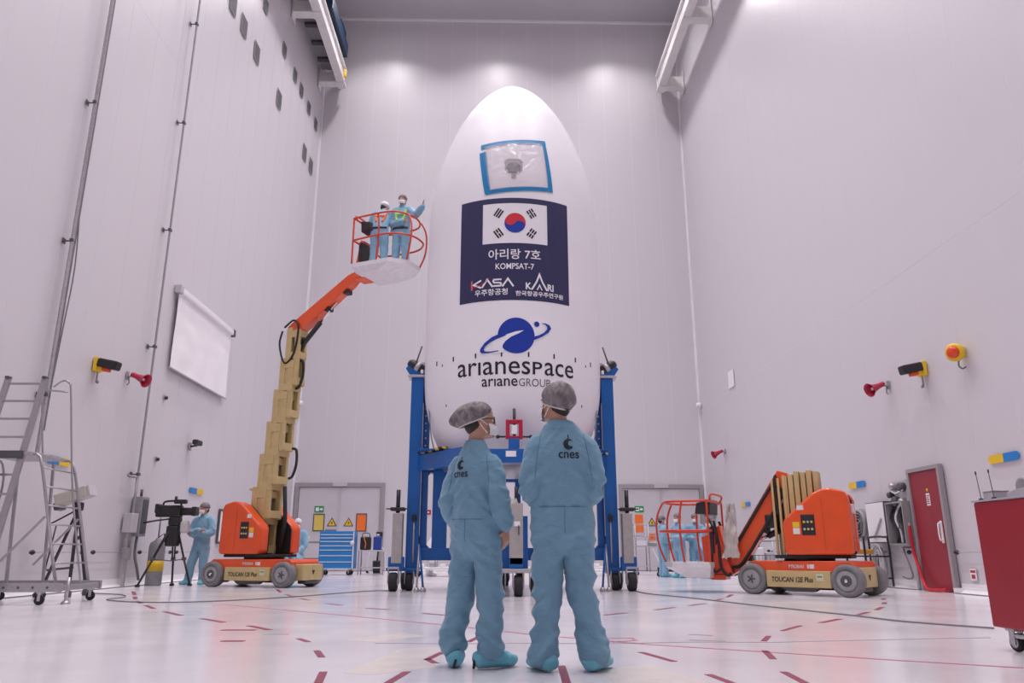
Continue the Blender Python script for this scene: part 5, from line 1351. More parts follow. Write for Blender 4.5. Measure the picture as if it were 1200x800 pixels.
def cnes_mark(cx, cz, w):
    """the agency mark and its name, width w"""
    k = w / .14; n = 26; r = .036 * k
    oc = [(cx + r*cos(a), cz + .062*k + r*1.05*sin(a)) for a in [rad(38) + (2*pi - rad(76)) * i / n for i in range(n + 1)]]
    ic = [(cx + .014*k + .018*k*cos(a), cz + .067*k + .02*k*sin(a)) for a in [rad(-60) - (2*pi - rad(110)) * i / 14 for i in range(15)]]
    sw = tri(oc + ic)
    bar = rect(cx - .004*k, cx + .003*k, cz + .085*k, cz + .128*k)
    txt = fit(text_geo('cnes', .05, .0006), cx - w/2, cx + w/2, cz - .035*k, cz + .008*k)
    return merge_geo(sw, bar, txt)

# the man, back to the camera, hands held in front
JM = dict(s=1.02, head=(-.03, .02, 1.672), neck=(-.015, 0, 1.545), chest=(0, 0, 1.33), pelvis=(0, 0, .93),
    sh_l=(-.168, 0, 1.375), el_l=(-.198, -.03, 1.1), wr_l=(-.1, .22, 1.06), sh_r=(.17, 0, 1.38), el_r=(.198, -.03, 1.1), wr_r=(.1, .22, 1.08),
    hd_l=(.8, .5, 0), hd_r=(-.8, .5, .05), hp_l=(0, -1, .2), hp_r=(0, -1, .2),
    hip_l=(-.1, 0, .83), kn_l=(-.108, .02, .45), an_l=(-.13, -.01, .1), hip_r=(.1, 0, .83), kn_r=(.118, .02, .45), an_r=(.178, -.01, .1),
    ft_l=(-.135, .03, 0), ft_r=(.2, .02, 0), toe_l=(-.45, 1, 0), toe_r=(.6, 1, 0),
    torso=[((0, .0, .7), .1, .05), ((0, .0, .77), .175, .1), ((0, 0, .85), .204, .135), ((0, 0, .95), .2, .15), ((0, 0, 1.08), .192, .14), ((0, 0, 1.2), .198, .14), ((0, 0, 1.32), .204, .135), ((-.002, 0, 1.395), .196, .125), ((-.006, 0, 1.45), .166, .105), ((-.012, 0, 1.5), .13, .09), ((-.014, 0, 1.545), .09, .08)],
    ra=(.072, .07, .066, .048), rl=(.104, .084, .078, .09), collar=.08, cap=((0, -.022, .03), (.112, .125, .128)), cap_tilt=.28, strap=False)
pm_, cm_, bv_ = person('tall person in a blue coverall and grey hair net standing with arms folded forward', (.44, 5.05, 0), 0, JM, M_SUIT, .0105, look=(rad(40), rad(4), 0), seed=3, folds=1.5)
on_back(pm_, bv_, cnes_mark(.035, 1.325, .135), 'printed_mark', M_LOGO)
back_seam(pm_, bv_, [(-.2, .985), (.2, .985)]); back_seam(pm_, bv_, [(-.2, .992), (.2, .992)], .0015); back_seam(pm_, bv_, [(0, .985), (0, .8)]); back_seam(pm_, bv_, [(-.14, 1.46), (-.17, 1.3), (-.19, 1.12)]); back_seam(pm_, bv_, [(.14, 1.46), (.17, 1.3), (.19, 1.12)])
# the woman, turned slightly to the right
JW = dict(s=.94, head=(.015, .02, 1.568), neck=(.0, 0, 1.43), chest=(0, 0, 1.22), pelvis=(0, 0, .88),
    sh_l=(-.132, 0, 1.27), el_l=(-.165, -.05, 1.025), wr_l=(-.16, .1, .88), sh_r=(.135, 0, 1.275), el_r=(.188, -.03, 1.035), wr_r=(.2, .05, .86),
    hd_l=(.1, .5, -.9), hd_r=(.0, .12, -1), hp_l=(1, .2, 0), hp_r=(-1, .25, 0), curl=.3,
    hip_l=(-.085, 0, .78), kn_l=(-.105, .02, .43), an_l=(-.14, -.02, .13), hip_r=(.085, 0, .78), kn_r=(.11, .02, .43), an_r=(.115, .0, .12),
    ft_l=(-.14, .02, 0), ft_r=(.12, .04, 0), toe_l=(-.47, .89, 0), toe_r=(.7, .88, 0),
    torso=[((0, .0, .66), .09, .05), ((0, .0, .72), .145, .095), ((0, 0, .8), .174, .13), ((0, 0, .88), .168, .146), ((0, 0, 1.0), .146, .13), ((0, 0, 1.12), .144, .123), ((0, 0, 1.22), .148, .118), ((0, 0, 1.285), .142, .108), ((0, 0, 1.335), .12, .09), ((0, 0, 1.385), .096, .076), ((0, 0, 1.43), .068, .064)],
    ra=(.06, .06, .062, .04), rl=(.09, .078, .072, .08), collar=.068, cap=((0, -.035, .05), (.108, .145, .112)), cap_tilt=.34, cap_bulges=(((0, -.13, .02), .14, .06),), strap=True)
pw_, cw_, bw_ = person('shorter person in a blue coverall and bulging hair net with mask and glasses', (-.135, 5.2, 0), rad(-25), JW, M_SUIT, .0105, look=(rad(-48), rad(4), rad(-4)), glasses=True, seed=9, folds=1.5)
on_back(pw_, bw_, cnes_mark(-.055, 1.218, .118), 'printed_mark', M_LOGO)
back_seam(pw_, bw_, [(-.15, .915), (.15, .915)]); back_seam(pw_, bw_, [(0, .915), (0, .75)]); back_seam(pw_, bw_, [(-.11, 1.34), (-.135, 1.2), (-.15, 1.05)]); back_seam(pw_, bw_, [(.11, 1.34), (.135, 1.2), (.15, 1.05)])

# ---- people farther back: one adult frame, posed
def adult(h=1.76, lean=0.0, **kw):
    k = h / 1.76
    J = dict(s=1.0 * k, head=(0, .02, 1.625), neck=(0, 0, 1.5), chest=(0, 0, 1.28), pelvis=(0, 0, .9), sh_l=(-.19, 0, 1.37), el_l=(-.24, -.02, 1.08), wr_l=(-.22, .12, .86), sh_r=(.19, 0, 1.37), el_r=(.24, -.02, 1.08), wr_r=(.22, .12, .86),
        hip_l=(-.1, 0, .8), kn_l=(-.11, .02, .44), an_l=(-.12, 0, .11), hip_r=(.1, 0, .8), kn_r=(.11, .02, .44), an_r=(.12, 0, .11), ft_l=(-.12, .03, 0), ft_r=(.12, .03, 0),
        torso=[((0, 0, .73), .16, .13), ((0, 0, .82), .195, .145), ((0, 0, .95), .19, .14), ((0, 0, 1.1), .19, .13), ((0, 0, 1.25), .2, .13), ((0, 0, 1.34), .19, .115), ((0, 0, 1.41), .14, .095), ((0, 0, 1.46), .09, .075), ((0, 0, 1.5), .075, .07)],
        ra=(.085, .076, .066, .044), rl=(.11, .09, .08, .085), cap=((0, -.008, .045), (.1, .122, .108)), cap_tilt=.06)
    J.update(kw)
    if lean:       # bend the upper body forward about the hips
        Rm = Matrix.Translation((0, 0, .88)) @ Matrix.Rotation(-lean, 4, 'X') @ Matrix.Translation((0, 0, -.88))
        for q in ('head', 'neck', 'chest', 'sh_l', 'sh_r', 'el_l', 'el_r', 'wr_l', 'wr_r'):
            if q not in kw or q in ('head',): J[q] = tuple(Rm @ V(J[q]))
        J['torso'] = [(tuple(Rm @ V(c)) if c[2] > .9 else c, a, b) for c, a, b in J['torso']]
    def sc(v): return tuple(x * k for x in v)
    for q in list(J):
        if q[:3] in ('sh_', 'el_', 'wr_', 'hip', 'kn_', 'an_', 'ft_') or q in ('head', 'neck', 'chest', 'pelvis'): J[q] = sc(J[q])
    J['torso'] = [(sc(c), a*k, b*k) for c, a, b in J['torso']]
    return J
FARV = .02
T_l, fu_l, fz_l, fl_l, lift_l = TL_
def in_basket(u, v):
    m = Matrix.Translation((-4.96, 17.08, 0)) @ Matrix.Rotation(rad(-20), 4, 'Z') @ T_l
    p = m @ V((u, v, fz_l)); return p
# two in the raised basket
p = in_basket(fu_l + .4, -.12)
J = adult(1.78, lean=.38, ra=(.095, .085, .072, .046), wr_l=(-.16, .5, 1.05), wr_r=(.16, .5, 1.05), el_l=(-.27, .22, 1.05), el_r=(.27, .22, 1.05))
b1, c1, v1 = person('person in blue with an orange harness bending over in the raised basket', tuple(p), rad(-8), J, M_SUITB, FARV, cap='white', look=(rad(-30), rad(-15), 0), seed=11)
p2 = in_basket(fu_l + .84, .1)
J = adult(1.76, ra=(.092, .082, .07, .046), wr_r=(-.12, .22, 1.02), el_l=(-.36, .1, 1.2), wr_l=(-.56, .2, 1.36), hd_l=(-.15, .25, 1), hp_l=(-1, 0, 0))
b2, c2, v2 = person('person in blue with a green harness reaching from the raised basket to the fairing', tuple(p2), rad(180 - 14), J, M_SUITB, FARV, cap='net', look=(rad(0), rad(0), 0), seed=12)
M_HARN = mat('harness orange', (.85, .16, .02), .6); M_HARG = mat('harness lime', (.45, .8, .2), .6)
def harness(root, bv, m, front):
    d = V((0, -1, 0)) if front else V((0, 1, 0)); st = 1 if front else -1
    def proj(x, z):
        loc, n, i, ds = bv.ray_cast(V((x, st, z)), d); return (loc - d * .008) if loc else None
    for pts, mm in (([(-.12, 1.36), (-.1, 1.2), (-.07, 1.08)], m), ([(.12, 1.36), (.1, 1.2), (.07, 1.08)], m), ([(-.17, .92), (0, .9), (.17, .92)], M_BLACK), ([(-.11, 1.25), (.11, 1.25)], m)):
        q = []
        for i in range(len(pts) - 1):
            for k in range(9):
                t = k / 8; r_ = proj(pts[i][0] + (pts[i+1][0] - pts[i][0])*t, pts[i][1] + (pts[i+1][1] - pts[i][1])*t)
                if r_: q.append(r_)
        if len(q) > 3: MB().tube(q, .026, 6).build('harness_strap', mm, root)
harness(b1, v1, M_HARN, False); harness(b2, v2, M_HARG, True)
# cameraman by the left wall, arms folded, weight on one leg
J = adult(1.78, el_l=(-.26, .06, 1.1), wr_l=(.1, .24, 1.12), el_r=(.26, .06, 1.1), wr_r=(-.1, .26, 1.16), hd_l=(1, .05, 0), hd_r=(-1, .05, 0), hp_l=(0, -1, 0), hp_r=(0, -1, 0), kn_r=(.14, .1, .44), an_r=(.2, .06, .11), ft_r=(.22, .1, 0))
person('person in a pale blue coverall standing with folded arms beside the television camera', (-6.62, 17.85, 0), rad(165), J, M_SUITB, FARV, cap='net', look=(rad(-18), 0, 0), seed=21)
# seated person behind the raised lift
J = adult(1.72, hip_l=(-.1, -.02, .8), hip_r=(.1, -.02, .8), kn_l=(-.13, .36, .74), kn_r=(.13, .36, .74), an_l=(-.12, .38, .3), an_r=(.12, .38, .3), ft_l=(-.12, .42, .19), ft_r=(.12, .42, .19), wr_l=(-.06, .34, .86), wr_r=(.06, .34, .86), el_l=(-.24, .08, 1.06), el_r=(.24, .08, 1.06), hd_l=(.6, .6, -.2), hd_r=(-.6, .6, -.2))
person('person in pale blue sitting with clasped hands behind the raised lift', (-5.1, 20.3, -.19), rad(176), J, M_SUITB, FARV, cap='white', shoes=True, seed=22)
t = thing('work_stool', 'grey work stool under the seated person behind the raised lift', 'stool', (-5.08, 20.42, 0))
MB().lathe([(.0001, .45), (.2, .45), (.2, .485), (.0001, .49)], 20).build('seat', M_DGREY, t)
for k in range(4): MB().cyl((.1*cos(pi/4 + k*pi/2), .1*sin(pi/4 + k*pi/2), .45), (.22*cos(pi/4 + k*pi/2), .22*sin(pi/4 + k*pi/2), 0), .016, n=8).build('leg', M_STEEL, t)
# group talking behind the folded basket
J = adult(1.74, wr_l=(-.1, .3, 1.0), wr_r=(.1, .3, 1.02))
person('person in pale blue seen from the side talking behind the folded basket', (4.93, 23.0, 0), rad(-80), J, M_SUITB, FARV, cap='net', seed=31)
J = adult(1.76, wr_l=(-.05, .28, 1.1), wr_r=(.12, .2, .98), el_l=(-.25, .05, 1.1))
b5, c5, v5 = person('person in pale blue with a dark shoulder strap behind the folded basket', (5.24, 22.2, 0), rad(120), J, M_SUITB, FARV, cap='net', seed=32)
J = adult(1.76, wr_l=(-.08, .3, 1.05), wr_r=(.1, .3, 1.08))
person('person in pale blue facing the hall with hands at the waist behind the folded basket', (5.75, 22.3, 0), rad(172), J, M_SUITB, FARV, cap='net', seed=33)
J = adult(1.7, lean=.5, wr_l=(-.12, .5, .75), wr_r=(.12, .5, .75), el_l=(-.24, .3, .95), el_r=(.24, .3, .95), kn_l=(-.13, .2, .42), kn_r=(.13, .2, .42), hip_l=(-.1, -.1, .78), hip_r=(.1, -.1, .78))
person('person in pale blue bending forward beside the boom of the folded lift', (6.05, 21.6, 0), rad(150), J, M_SUITB, FARV, cap='net', seed=34)
J = adult(1.7, lean=.55, wr_l=(-.12, .55, .8), wr_r=(.12, .55, .8), el_l=(-.24, .35, .98), el_r=(.24, .35, .98))
person('person in a white hooded coverall bending over behind the blue stand', (-2.0, 24.3, 0), rad(-70), J, M_SUITW, FARV, cap='white', hair=False, seed=41)

# ------------------------------------------------------------------ equipment along the left wall
def caster(t, x, y, r=.06, w=.035):
    c = MB().lathe([(r*.3, -w/2), (r, -w/2), (r, w/2), (r*.3, w/2)], 16, Matrix.Translation((x, y, r)) @ Matrix.Rotation(pi/2, 4, 'X')).build('caster_wheel', M_RUBBER, t)
    MB().box((x - .02, y - w*.8, r*.8), (x + .02, y - w*.6, 2*r + .03)).box((x - .02, y + w*.6, r*.8), (x + .02, y + w*.8, 2*r + .03)).box((x - .035, y - w*.9, 2*r + .02), (x + .035, y + w*.9, 2*r + .04)).build('caster_fork', M_STEEL, c)
    return c
def step_ladder():
    t = thing('platform_ladder', 'aluminium platform step ladder on casters against the roller screen wall', 'ladder', (-6.9, 11.7, 0))
    Y0, Y1 = -.75, -.12
    def RP(s, z): return V((-.62 + .56*s, Y0 + (Y1 - Y0) * (z - .2) / 3.05, z))
    for s in (0, 1): MB().bar(RP(s, .16), RP(s, 3.28), .045, .085, (1, 0, 0)).build('rail', M_ALU, t); MB().bbox(tuple(RP(s, 3.28) - V((.03, .05, .0))), tuple(RP(s, 3.28) + V((.03, .05, .04))), .008).build('rail_cap', M_DGREY, t)
    for k in range(11): z = .38 + .282 * k; MB().bar(RP(0, z), RP(1, z), .03, .03).build('rung', M_ALU, t)
    MB().bbox((-.66, -.4, 2.08), (.1, .5, 2.13), .01).build('platform', M_STEEL, t); MB().box((-.66, -.42, 2.03), (-.02, -.38, 2.14)).build('platform_edge', M_DGREY, t)
    # splayed support legs with rungs
    for y in (-.35, .55):
        MB().tube([(.02, y, 2.1), (.14, y, 2.1), (.2, y, 2.06), (.26, y, 1.9), (.68, y + .05, .27)], .022, 10).build('support_leg', M_ALU, t)
        MB().bar((-.1, y, 2.05), (.02, y, .27), .035).build('support_leg', M_ALU, t)
        MB().bar((.42, y - .01, 1.2), (-.05, y - .2, .52), .045, .03).build('brace', M_ALU, t)
    for k in range(6): z = .55 + .27*k; x = .68 - (z - .27) / 1.63 * .42; MB().cyl((x, -.34, z), (x, .56, z), .013, n=8).build('cross_rung', M_ALU, t)
    # tall thin guard rail
    MB().tube([(-.03, .1, 3.2), (.1, .1, 3.3), (.2, .1, 3.26), (.25, .1, 3.1), (.5, .1, 1.62), (.82, .1, .28)], .015, 8).build('guard_rail', M_ALU, t)
    MB().tube([(-.03, .5, 3.2), (-.35, .5, 3.22), (-.42, .5, 3.1), (-.25, .5, 2.1)], .015, 8).build('guard_rail', M_ALU, t)
    # base frame
    for y in (-.5, .6): MB().bbox((-.7, y - .03, .17), (.88, y + .03, .29), .008).build('base_beam', M_ALU, t)
    for x in (-.66, .1, .84): MB().bbox((x - .03, -.46, .18), (x + .03, .56, .26), .008).build('base_cross', M_ALU, t)
    for x, y in ((-.2, -.52), (-.62, .6), (.6, -.5), (.74, .6)): caster(t, x, y, .065)
    for x, y in ((-.32, -.56), (.86, -.3)):
        MB().cyl((x, y, .0), (x, y, .36), .022, n=8).build('screw_foot', M_STEEL, t); MB().lathe([(.06, 0), (.06, .02), (.025, .05), (.0001, .05)], 14, Matrix.Translation((x, y, 0))).build('foot_pad', M_STEEL, t)
    for k in range(7): MB().cyl((-.5 + .2*k, -.535, .23), (-.5 + .2*k, -.525, .23), .018, n=8).build('bolt', M_DGREY, t)
    for k in range(3): MB().tube([(-.45 + .06*k + .13*cos(a), -.5 + .02*k, 1.62 + .38*sin(a)) for a in [2*pi*i/20 for i in range(20)]], .014, 6, closed=True).build('hanging_cable', M_CABLE, t)
step_ladder()
def tripod_light():
    t = thing('studio_light', 'beige box light on a black tripod behind the step ladder', 'studio light', (-7.0, 13.3, 0))
    M = Matrix.Translation((-.18, 0, 1.62)) @ Matrix.Rotation(rad(-18), 4, 'Y')
    MB().bbox((-.26, -.13, -.1), (.28, .13, .1), .02).xf(M).build('lamp_head', mat('lamp beige', (.55, .5, .45), .5), t)
    MB().bbox((.28, -.12, -.09), (.33, .12, .09), .01).xf(M).build('lamp_back', M_LGREY, t)
    MB().bbox((-.3, -.11, -.16), (-.2, .11, -.04), .01).xf(M).build('barn_door', M_DGREY, t)
    MB().bbox((-.14, -.06, 1.38), (.0, .06, 1.52), .02).build('yoke', M_BLACK, t)
    for x, y in ((.12, -.28), (.1, .3), (-.48, .0)):
        MB().bar((-.06, 0, 1.42), (x, y, .08), .05, .03).build('leg', M_BLACK, t); MB().bbox((x - .04, y - .04, 0), (x + .04, y + .04, .1), .012).build('foot', M_DGREY, t)
    MB().cyl((-.06, -.02, 1.4), (-.45, -.1, 1.15), .014, n=8).build('pan_bar', M_BLACK, t)
    MB().cyl((-.35, -.15, .42), (.06, -.15, .46), .018, n=8).cyl((.06, -.15, .46), (-.1, .12, .44), .018, n=8).build('spreader', M_DGREY, t)
    MB().cyl((-.38, -.2, .12), (-.28, -.2, 1.15), .012, n=8).build('side_rod', M_BLACK, t); MB().lathe([(.09, 0), (.1, .05), (.05, .1), (.0001, .12)], 14, Matrix.Translation((-.38, -.2, .0))).build('rod_base', M_BLACK, t)
tripod_light()
def film_camera():
    t = thing('tv_camera', 'black television camera on its tripod beside the roller screen wall', 'camera', (-6.98, 17.15, 0))
    z = 1.56
    MB().bbox((-.42, -.09, z - .12), (.12, .1, z + .13), .025).build('camera_body', M_BLACK, t)
    MB().bbox((-.44, -.1, z - .04), (-.36, .1, z + .16), .02).build('battery', M_BLACK, t)
    MB().lathe([(.07, 0), (.085, .03), (.085, .2), (.1, .24), (.1, .3), (.085, .3), (.08, .28), (.0001, .27)], 20, Matrix.Translation((.12, 0, z)) @ Matrix.Rotation(pi/2, 4, 'Y')).build('lens', M_BLACK, t)
    MB().bbox((.36, -.11, z - .09), (.46, .11, z + .1), .02).build('lens_hood', M_BLACK, t)
    MB().tube([(-.3, 0, z + .12), (-.26, 0, z + .21), (.02, 0, z + .22), (.1, 0, z + .13)], .022, 8).build('carry_handle', M_BLACK, t)
    MB().bbox((-.02, -.16, z + .16), (.24, -.02, z + .25), .02).xf(Matrix.Translation((0, 0, 0))).build('viewfinder', M_BLACK, t); MB().cyl((.0, -.09, z + .2), (.0, -.09, z + .32), .03, n=10).build('viewfinder_eyecup', M_BLACK, t)
    MB().bbox((-.12, -.1, z - .3), (.12, .1, z - .12), .03).build('fluid_head', M_BLACK, t)
    MB().tube([(-.06, -.1, z - .16), (-.36, -.14, z - .2), (-.6, -.2, z - .25)], .018, 8).build('pan_bar', M_BLACK, t)
    MB().bbox((-.14, -.12, .82), (.12, .1, z - .3), .04).build('hanging_bag', M_BLACK, t)
    MB().bbox((.14, -.1, 1.1), (.32, .06, 1.36), .05).build('rain_cover', mat('cover grey white', (.55, .53, .53), .7), t)
    for (x, y) in ((-.46, -.42), (-.02, .25), (.42, .1)):
        k = V((x, y, 0)); a = V((x*.12, y*.12, z - .32)); m = a + (k - a) * .55
        s = V((-y, x, 0)).normalized() * .035
        lg = MB().cyl(a + s, m + s*.6, .019, n=8).cyl(a - s, m - s*.6, .019, n=8).cyl(m, k + V((0, 0, .03)), .023, n=8); o = lg.build('tripod_leg', M_BLACK, t)
        MB().bbox(tuple(m - V((.04, .04, .03))), tuple(m + V((.04, .04, .04))), .01).build('leg_lock', M_DGREY, o); MB().bbox((x - .04, y - .04, 0), (x + .04, y + .04, .05), .012).build('foot', M_RUBBER, o)
        MB().cyl((0, 0, .52), tuple(m * 1.0), .012, n=6).build('spreader_arm', M_DGREY, o)
film_camera()
def back_kit():
    # drawer cabinet
    t = thing('drawer_cabinet', 'blue drawer cabinet on casters in front of the grey double door', 'cabinet', (-5.0, 24.9, 0))
    w, d, z0, z1 = .545, .62, .19, 1.34
    MB().bbox((-w, 0, z0), (w, d, z1), .01).build('body', M_BLUE2, t)
    hs = [.1, .1, .11, .13, .13, .17, .19, .2]; z = z1 - .025
    for h in hs:
        dr = MB().bbox((-w + .02, -.018, z - h + .012), (w - .04, .0, z), .004).build('drawer', M_BLUE2, t)
        MB().bbox((-w + .03, -.032, z - h + .004), (w - .05, -.012, z - h + .026), .004).build('handle', mat('pale handle strip', (.72, .72, .76), .3), dr); z -= h
    MB().bbox((w - .035, -.02, z0), (w + .0, .0, z1 - .02), .004).build('side_strip', mat('pale handle strip', (.72, .72, .76), .3), t)
    MB().lathe([(.07, 0), (.07, .01), (.0001, .012)], 16, Matrix.Translation((w - .05, -.034, .98)) @ Matrix.Rotation(pi/2, 4, 'X')).build('round_badge', M_PRINTW, t)
    for x in (-.4, .4):
        for y in (.12, .5): caster(t, x, y, .075, .05)
    tag(MB().bbox((-5.42, 24.98, 1.342), (-5.1, 25.3, 1.42), .02).build('laptop_case', M_GREY), 'small grey case lying on top of the blue drawer cabinet', 'case')
    # side table with bags
    t = thing('side_table', 'low steel table carrying bags beside the blue drawer cabinet', 'table', (-4.0, 25.6, 0))
    MB().bbox((-.4, -.3, .72), (.4, .3, .76), .008).build('table_top', M_LGREY, t)
    for x in (-.36, .36):
        for y in (-.26, .26): MB().bar((x, y, 0), (x, y, .72), .035).build('leg', M_STEEL, t)
    MB().bbox((-.36, -.26, .2), (.36, .26, .23), .005).build('shelf', M_LGREY, t)
    t = thing('shoulder_bag', 'black shoulder bag with an orange strap on the side table', 'bag', (-4.18, 25.5, .762))
    MB().bbox((-.17, -.12, 0), (.17, .12, .42), .05, 3).build('bag_body', M_BLACK, t); MB().tube([(-.05, -.13, .4), (.02, -.14, .2), (.0, -.13, .05)], .018, 6).build('strap', M_SIGNO, t); MB().tube([(-.12, 0, .4), (-.1, 0, .52), (.1, 0, .52), (.12, 0, .4)], .014, 6).build('bag_handle', M_BLACK, t)
    t = thing('blue_canister', 'dark blue plastic canister with a cap on the side table', 'canister', (-3.8, 25.5, .762))
    MB().bbox((-.13, -.1, 0), (.13, .1, .42), .03, 3).build('tank', mat('canister blue', (.02, .05, .3), .4), t); MB().cyl((0, 0, .42), (0, 0, .5), .05, n=14).build('cap', M_LGREY, t)
    # workbench left of the cabinet
    t = thing('work_bench', 'dark framed work bench between the raised lift and the blue drawer cabinet', 'bench', (-6.35, 26.0, 0))
    MB().bbox((-.7, -.35, .98), (.7, .35, 1.04), .008).build('bench_top', M_GREY, t); MB().bbox((-.3, -.2, 1.041), (.2, .15, 1.2), .03).build('covered_box', M_WHITE, t)
    for x in (-.66, .66):
        for y in (-.3, .3): MB().bar((x, y, 0), (x, y, .98), .05).build('leg', M_DGREY, t)
    MB().bar((-.66, -.3, .5), (.66, -.3, .5), .03).build('cross_bar', M_DGREY, t)
    # pallet jack
    t = thing('pallet_jack', 'hand pallet truck with an upright black handle before the grey double door', 'pallet truck', (-4.1, 27.4, 0), rad(15))
    for x in (-.2, .2): MB().bbox((x - .08, -.1, .07), (x + .08, 1.0, .12), .01).build('fork', M_LGREY, t); MB().cyl((x - .04, .9, .05), (x + .04, .9, .05), .05, n=12).build('fork_roller', M_RUBBER, t)
    MB().bbox((-.14, -.32, .12), (.14, -.1, .42), .03).build('pump', M_BLACK, t); MB().cyl((-.12, -.22, .1), (.12, -.22, .1), .1, n=16).build('steer_wheel', M_RUBBER, t)
    MB().cyl((0, -.25, .4), (.04, -.3, 1.15), .03, n=8).build('handle_bar', M_BLACK, t); MB().bbox((-.08, -.36, 1.12), (.14, -.26, 1.38), .03).build('handle_grip', M_BLACK, t)
    MB().tube([(-.3, -.1, .1), (-.22, -.12, .8), (.22, -.12, .8), (.3, -.1, .1)], .018, 8).build('guard_frame', M_WHITE, t)
    # red sign on the back wall seen through the stand
    p = at(499, 600, Y=YWB)
    t = thing('red_sign', 'small red sign on the back wall seen through the blue stand', 'sign', (p.x, YWB, p.z)); MB().bbox((-.26, 0, -.09), (.2, -.02, .09), .004).build('plate', M_HORN, t); MB().box((-.2, -.02, -.02), (.14, -.022, .02)).build('white_bar', M_WHITE, t)
    # low white dollies behind the stand
    for x, y, L, lab in ((-1.75, 23.6, .62, 'low white dolly with pads behind the left of the blue stand'), (2.9, 24.3, .75, 'low white dolly with pads behind the right of the blue stand')):
        t = thing('equipment_dolly', lab, 'dolly', (x, y, 0))
        MB().bbox((-L, -.4, .2), (L, .4, .27), .01).build('deck', M_WHITE, t)
        for sx in (-1, 1):
            for sy in (-1, 1): caster(t, sx*(L - .08), sy*.32, .08, .05)
        for k in range(4): MB().bbox((-L*.8 + k*L*.5, -.2, .27), (-L*.8 + k*L*.5 + .16, .1, .36 + .05*(k % 2)), .02).build('pad', M_STEEL if k % 2 else M_WHITE, t)
        MB().cyl((0, 0, .27), (0, 0, .5), .05, n=12).build('centre_post', M_STEEL, t)
    # tube trolleys at the right-hand double door
    t = thing('tube_trolley', 'pale tubular trolley with shelves before the right grey double door', 'trolley', (4.88, 25.0, 0))
    for x in (-.42, .0, .42):
        for y in (-.25, .25): MB().cyl((x, y, .1), (x, y, 1.55 if x < .3 else 1.6), .02, n=8).build('upright', M_ALU, t)
    for z in (.25, .85): MB().bbox((-.45, -.28, z), (.45, .28, z + .03), .006).build('shelf', M_LGREY, t)
    for z in (1.2, 1.55):
        for y in (-.25, .25): MB().cyl((-.42, y, z), (.42, y, z), .016, n=8).build('side_rail', M_ALU, t)
    MB().bbox((-.38, -.2, .882), (-.05, .15, 1.05), .02).build('carton', M_WHITE, t); MB().bbox((.02, -.2, .882), (.3, .1, 1.0), .02).build('instrument', M_STEEL, t)
    MB().bar((.1, -.3, .8), (.42, -.34, .12), .035).build('tow_bar', M_WHITE, t)
    for x in (-.4, .4):
        for y in (-.22, .22): caster(t, x, y, .06, .04)
    t = thing('black_dolly', 'low black wheeled base between the tubular trolley and the talking people', 'dolly', (5.25, 23.6, 0))
    MB().bar((-.35, 0, .16), (.35, 0, .16), .05).build('beam', M_BLACK, t); MB().cyl((0, 0, .16), (0, 0, .75), .02, n=8).build('post', M_STEEL, t); MB().bbox((-.12, -.1, .75), (.12, .1, 1.02), .02).build('monitor', M_GREY, t)
    for x in (-.34, .34): caster(t, x, 0, .06, .04); MB().bbox((x - .03, -.05, .1), (x + .03, .05, .26), .01).build('end_block', M_BLACK, t)
    # wire cage behind the folded lift
    t = thing('wire_cage', 'wire cage trolley with white and green canisters behind the folded lift', 'cage trolley', (6.95, 20.6, 0))
    for x in (-.5, .5):
        for y in (-.3, .3): MB().cyl((x, y, .1), (x, y, 1.0), .018, n=8).build('upright', M_STEEL, t)
    for z in (.25, .45, .62, .98):
        for y in (-.3, .3): MB().cyl((-.5, y, z), (.5, y, z), .01, n=6).build('wire', M_DGREY, t)
    for k in range(9): MB().cyl((-.4 + .1*k, -.3, .2), (-.4 + .1*k, -.3, .62), .006, n=5).build('wire', M_DGREY, t)
    MB().bbox((-.5, -.3, .17), (.5, .3, .2), .005).build('floor_plate', M_STEEL, t)
    for x in (-.45, .45):
        for y in (-.25, .25): caster(t, x, y, .06, .04)
    for k, (x, h, m, lab) in enumerate(((-.28, .55, mat('canister green', (.1, .4, .2), .4), 'pale green canister standing in the wire cage'), (.0, .62, M_WHITE, 'tall white canister standing in the middle of the wire cage'), (.28, .5, M_LGREY, 'light grey canister standing in the wire cage'))):
        c = thing('canister', lab, 'canister', (6.95 + x, 20.6, .201))
        MB().bbox((-.11, -.13, 0), (.11, .13, h), .035, 3).build('tank', m, c); MB().cyl((0, 0, h - .005), (0, 0, h + .06), .04, n=12).build('cap', M_BLACK, c)
back_kit()
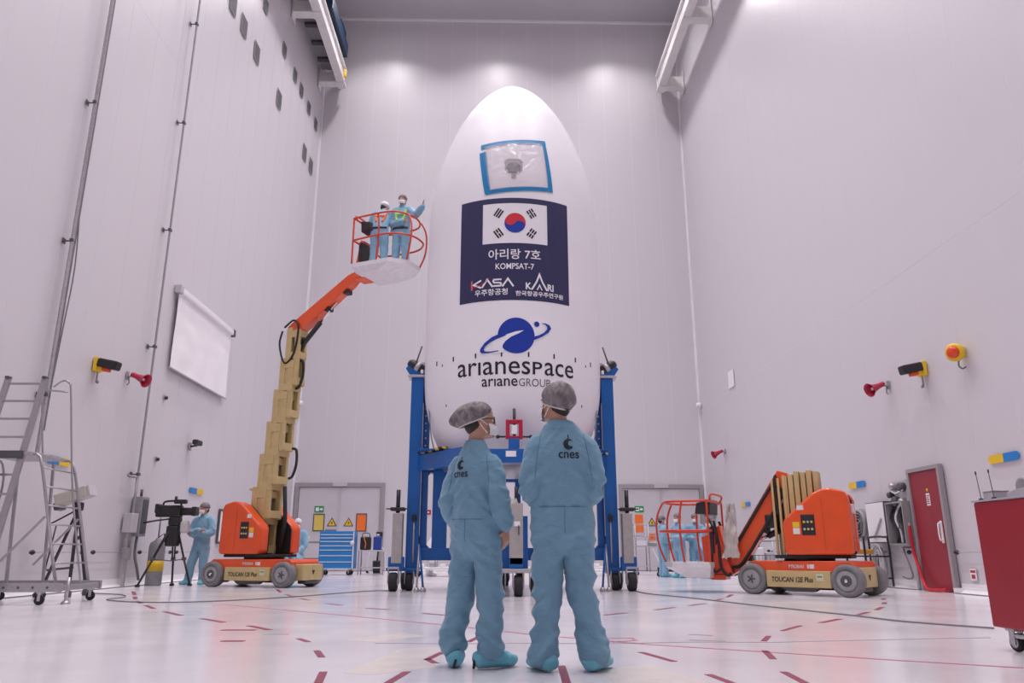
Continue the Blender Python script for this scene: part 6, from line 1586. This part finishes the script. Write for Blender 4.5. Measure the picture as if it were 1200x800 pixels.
def red_cart():
    t = thing('red_cart', 'dark red metal cart on casters carrying small grey boxes', 'cart', (4.16, 5.5, 0))
    MB().bbox((-.36, -.6, .16), (.36, .57, 1.085), .012).build('body', M_RED, t)
    MB().bbox((-.37, -.61, 1.085), (.37, .58, 1.1), .004).build('top_plate', mat('cart top', (.4, .36, .4), .35), t)
    for x in (-.3, .3):
        for y in (-.5, .4):
            c = MB().lathe([(.02, -.02), (.058, -.022), (.065, -.01), (.065, .01), (.058, .022), (.02, .02)], 20, Matrix.Translation((x, y, .065)) @ Matrix.Rotation(pi/2, 4, 'Y')).build('caster_wheel', M_RUBBER, t)
            MB().lathe([(.0001, -.024), (.04, -.024), (.04, .024), (.0001, .024)], 16, Matrix.Translation((x, y, .065)) @ Matrix.Rotation(pi/2, 4, 'Y')).build('wheel_hub', M_STEEL, c)
            MB().box((x - .036, y - .03, .05), (x - .028, y + .03, .15)).box((x + .028, y - .03, .05), (x + .036, y + .03, .15)).box((x - .045, y - .05, .145), (x + .045, y + .05, .16)).build('caster_fork', M_STEEL, c)
            MB().bbox((x - .05, y - .16, .1), (x + .05, y - .05, .13), .01).build('brake_pedal', M_STEEL, c)
    t = thing('tape_dispenser', 'grey tape dispenser with a round roll on top of the red cart', 'dispenser', (3.98, 5.72, 1.101))
    MB().prism([(-.13, 0), (.13, 0), (.13, .045), (.05, .06), (-.11, .075), (-.13, .05)], .09, bevel=.006).xf(Matrix.Rotation(pi/2, 4, 'Z')).build('dispenser_body', M_LGREY, t)
    MB().lathe([(.045, -.02), (.065, -.022), (.065, .022), (.045, .02)], 28, Matrix.Translation((0, -.02, .085)) @ Matrix.Rotation(pi/2, 4, 'Y')).build('tape_roll', M_GREY, t)
    t = thing('grey_box', 'small translucent grey box on the red cart beside the tape dispenser', 'box', (3.93, 5.97, 1.101))
    MB().bbox((-.06, -.07, 0), (.06, .07, .06), .008).build('box_body', M_LGREY, t); MB().bbox((-.063, -.073, .06), (.063, .073, .068), .003).build('lid', M_ALU, t)
    for y, lab in ((6.02, 'thin rod aerial with a black tip at the far corner of the red cart'), (5.86, 'thin rod aerial with a black tip next to the tape dispenser')):
        t = thing('rod_aerial', lab, 'aerial', (3.84, y, 1.101))
        MB().lathe([(.018, 0), (.018, .012), (.006, .016), (.0001, .016)], 12).build('base', M_BLACK, t); MB().cyl((0, 0, .01), (-.012, 0, .2), .003, n=6).build('rod', M_DGREY, t); MB().cyl((-.012, 0, .2), (-.013, 0, .225), .006, n=8).build('tip', M_BLACK, t)
red_cart()
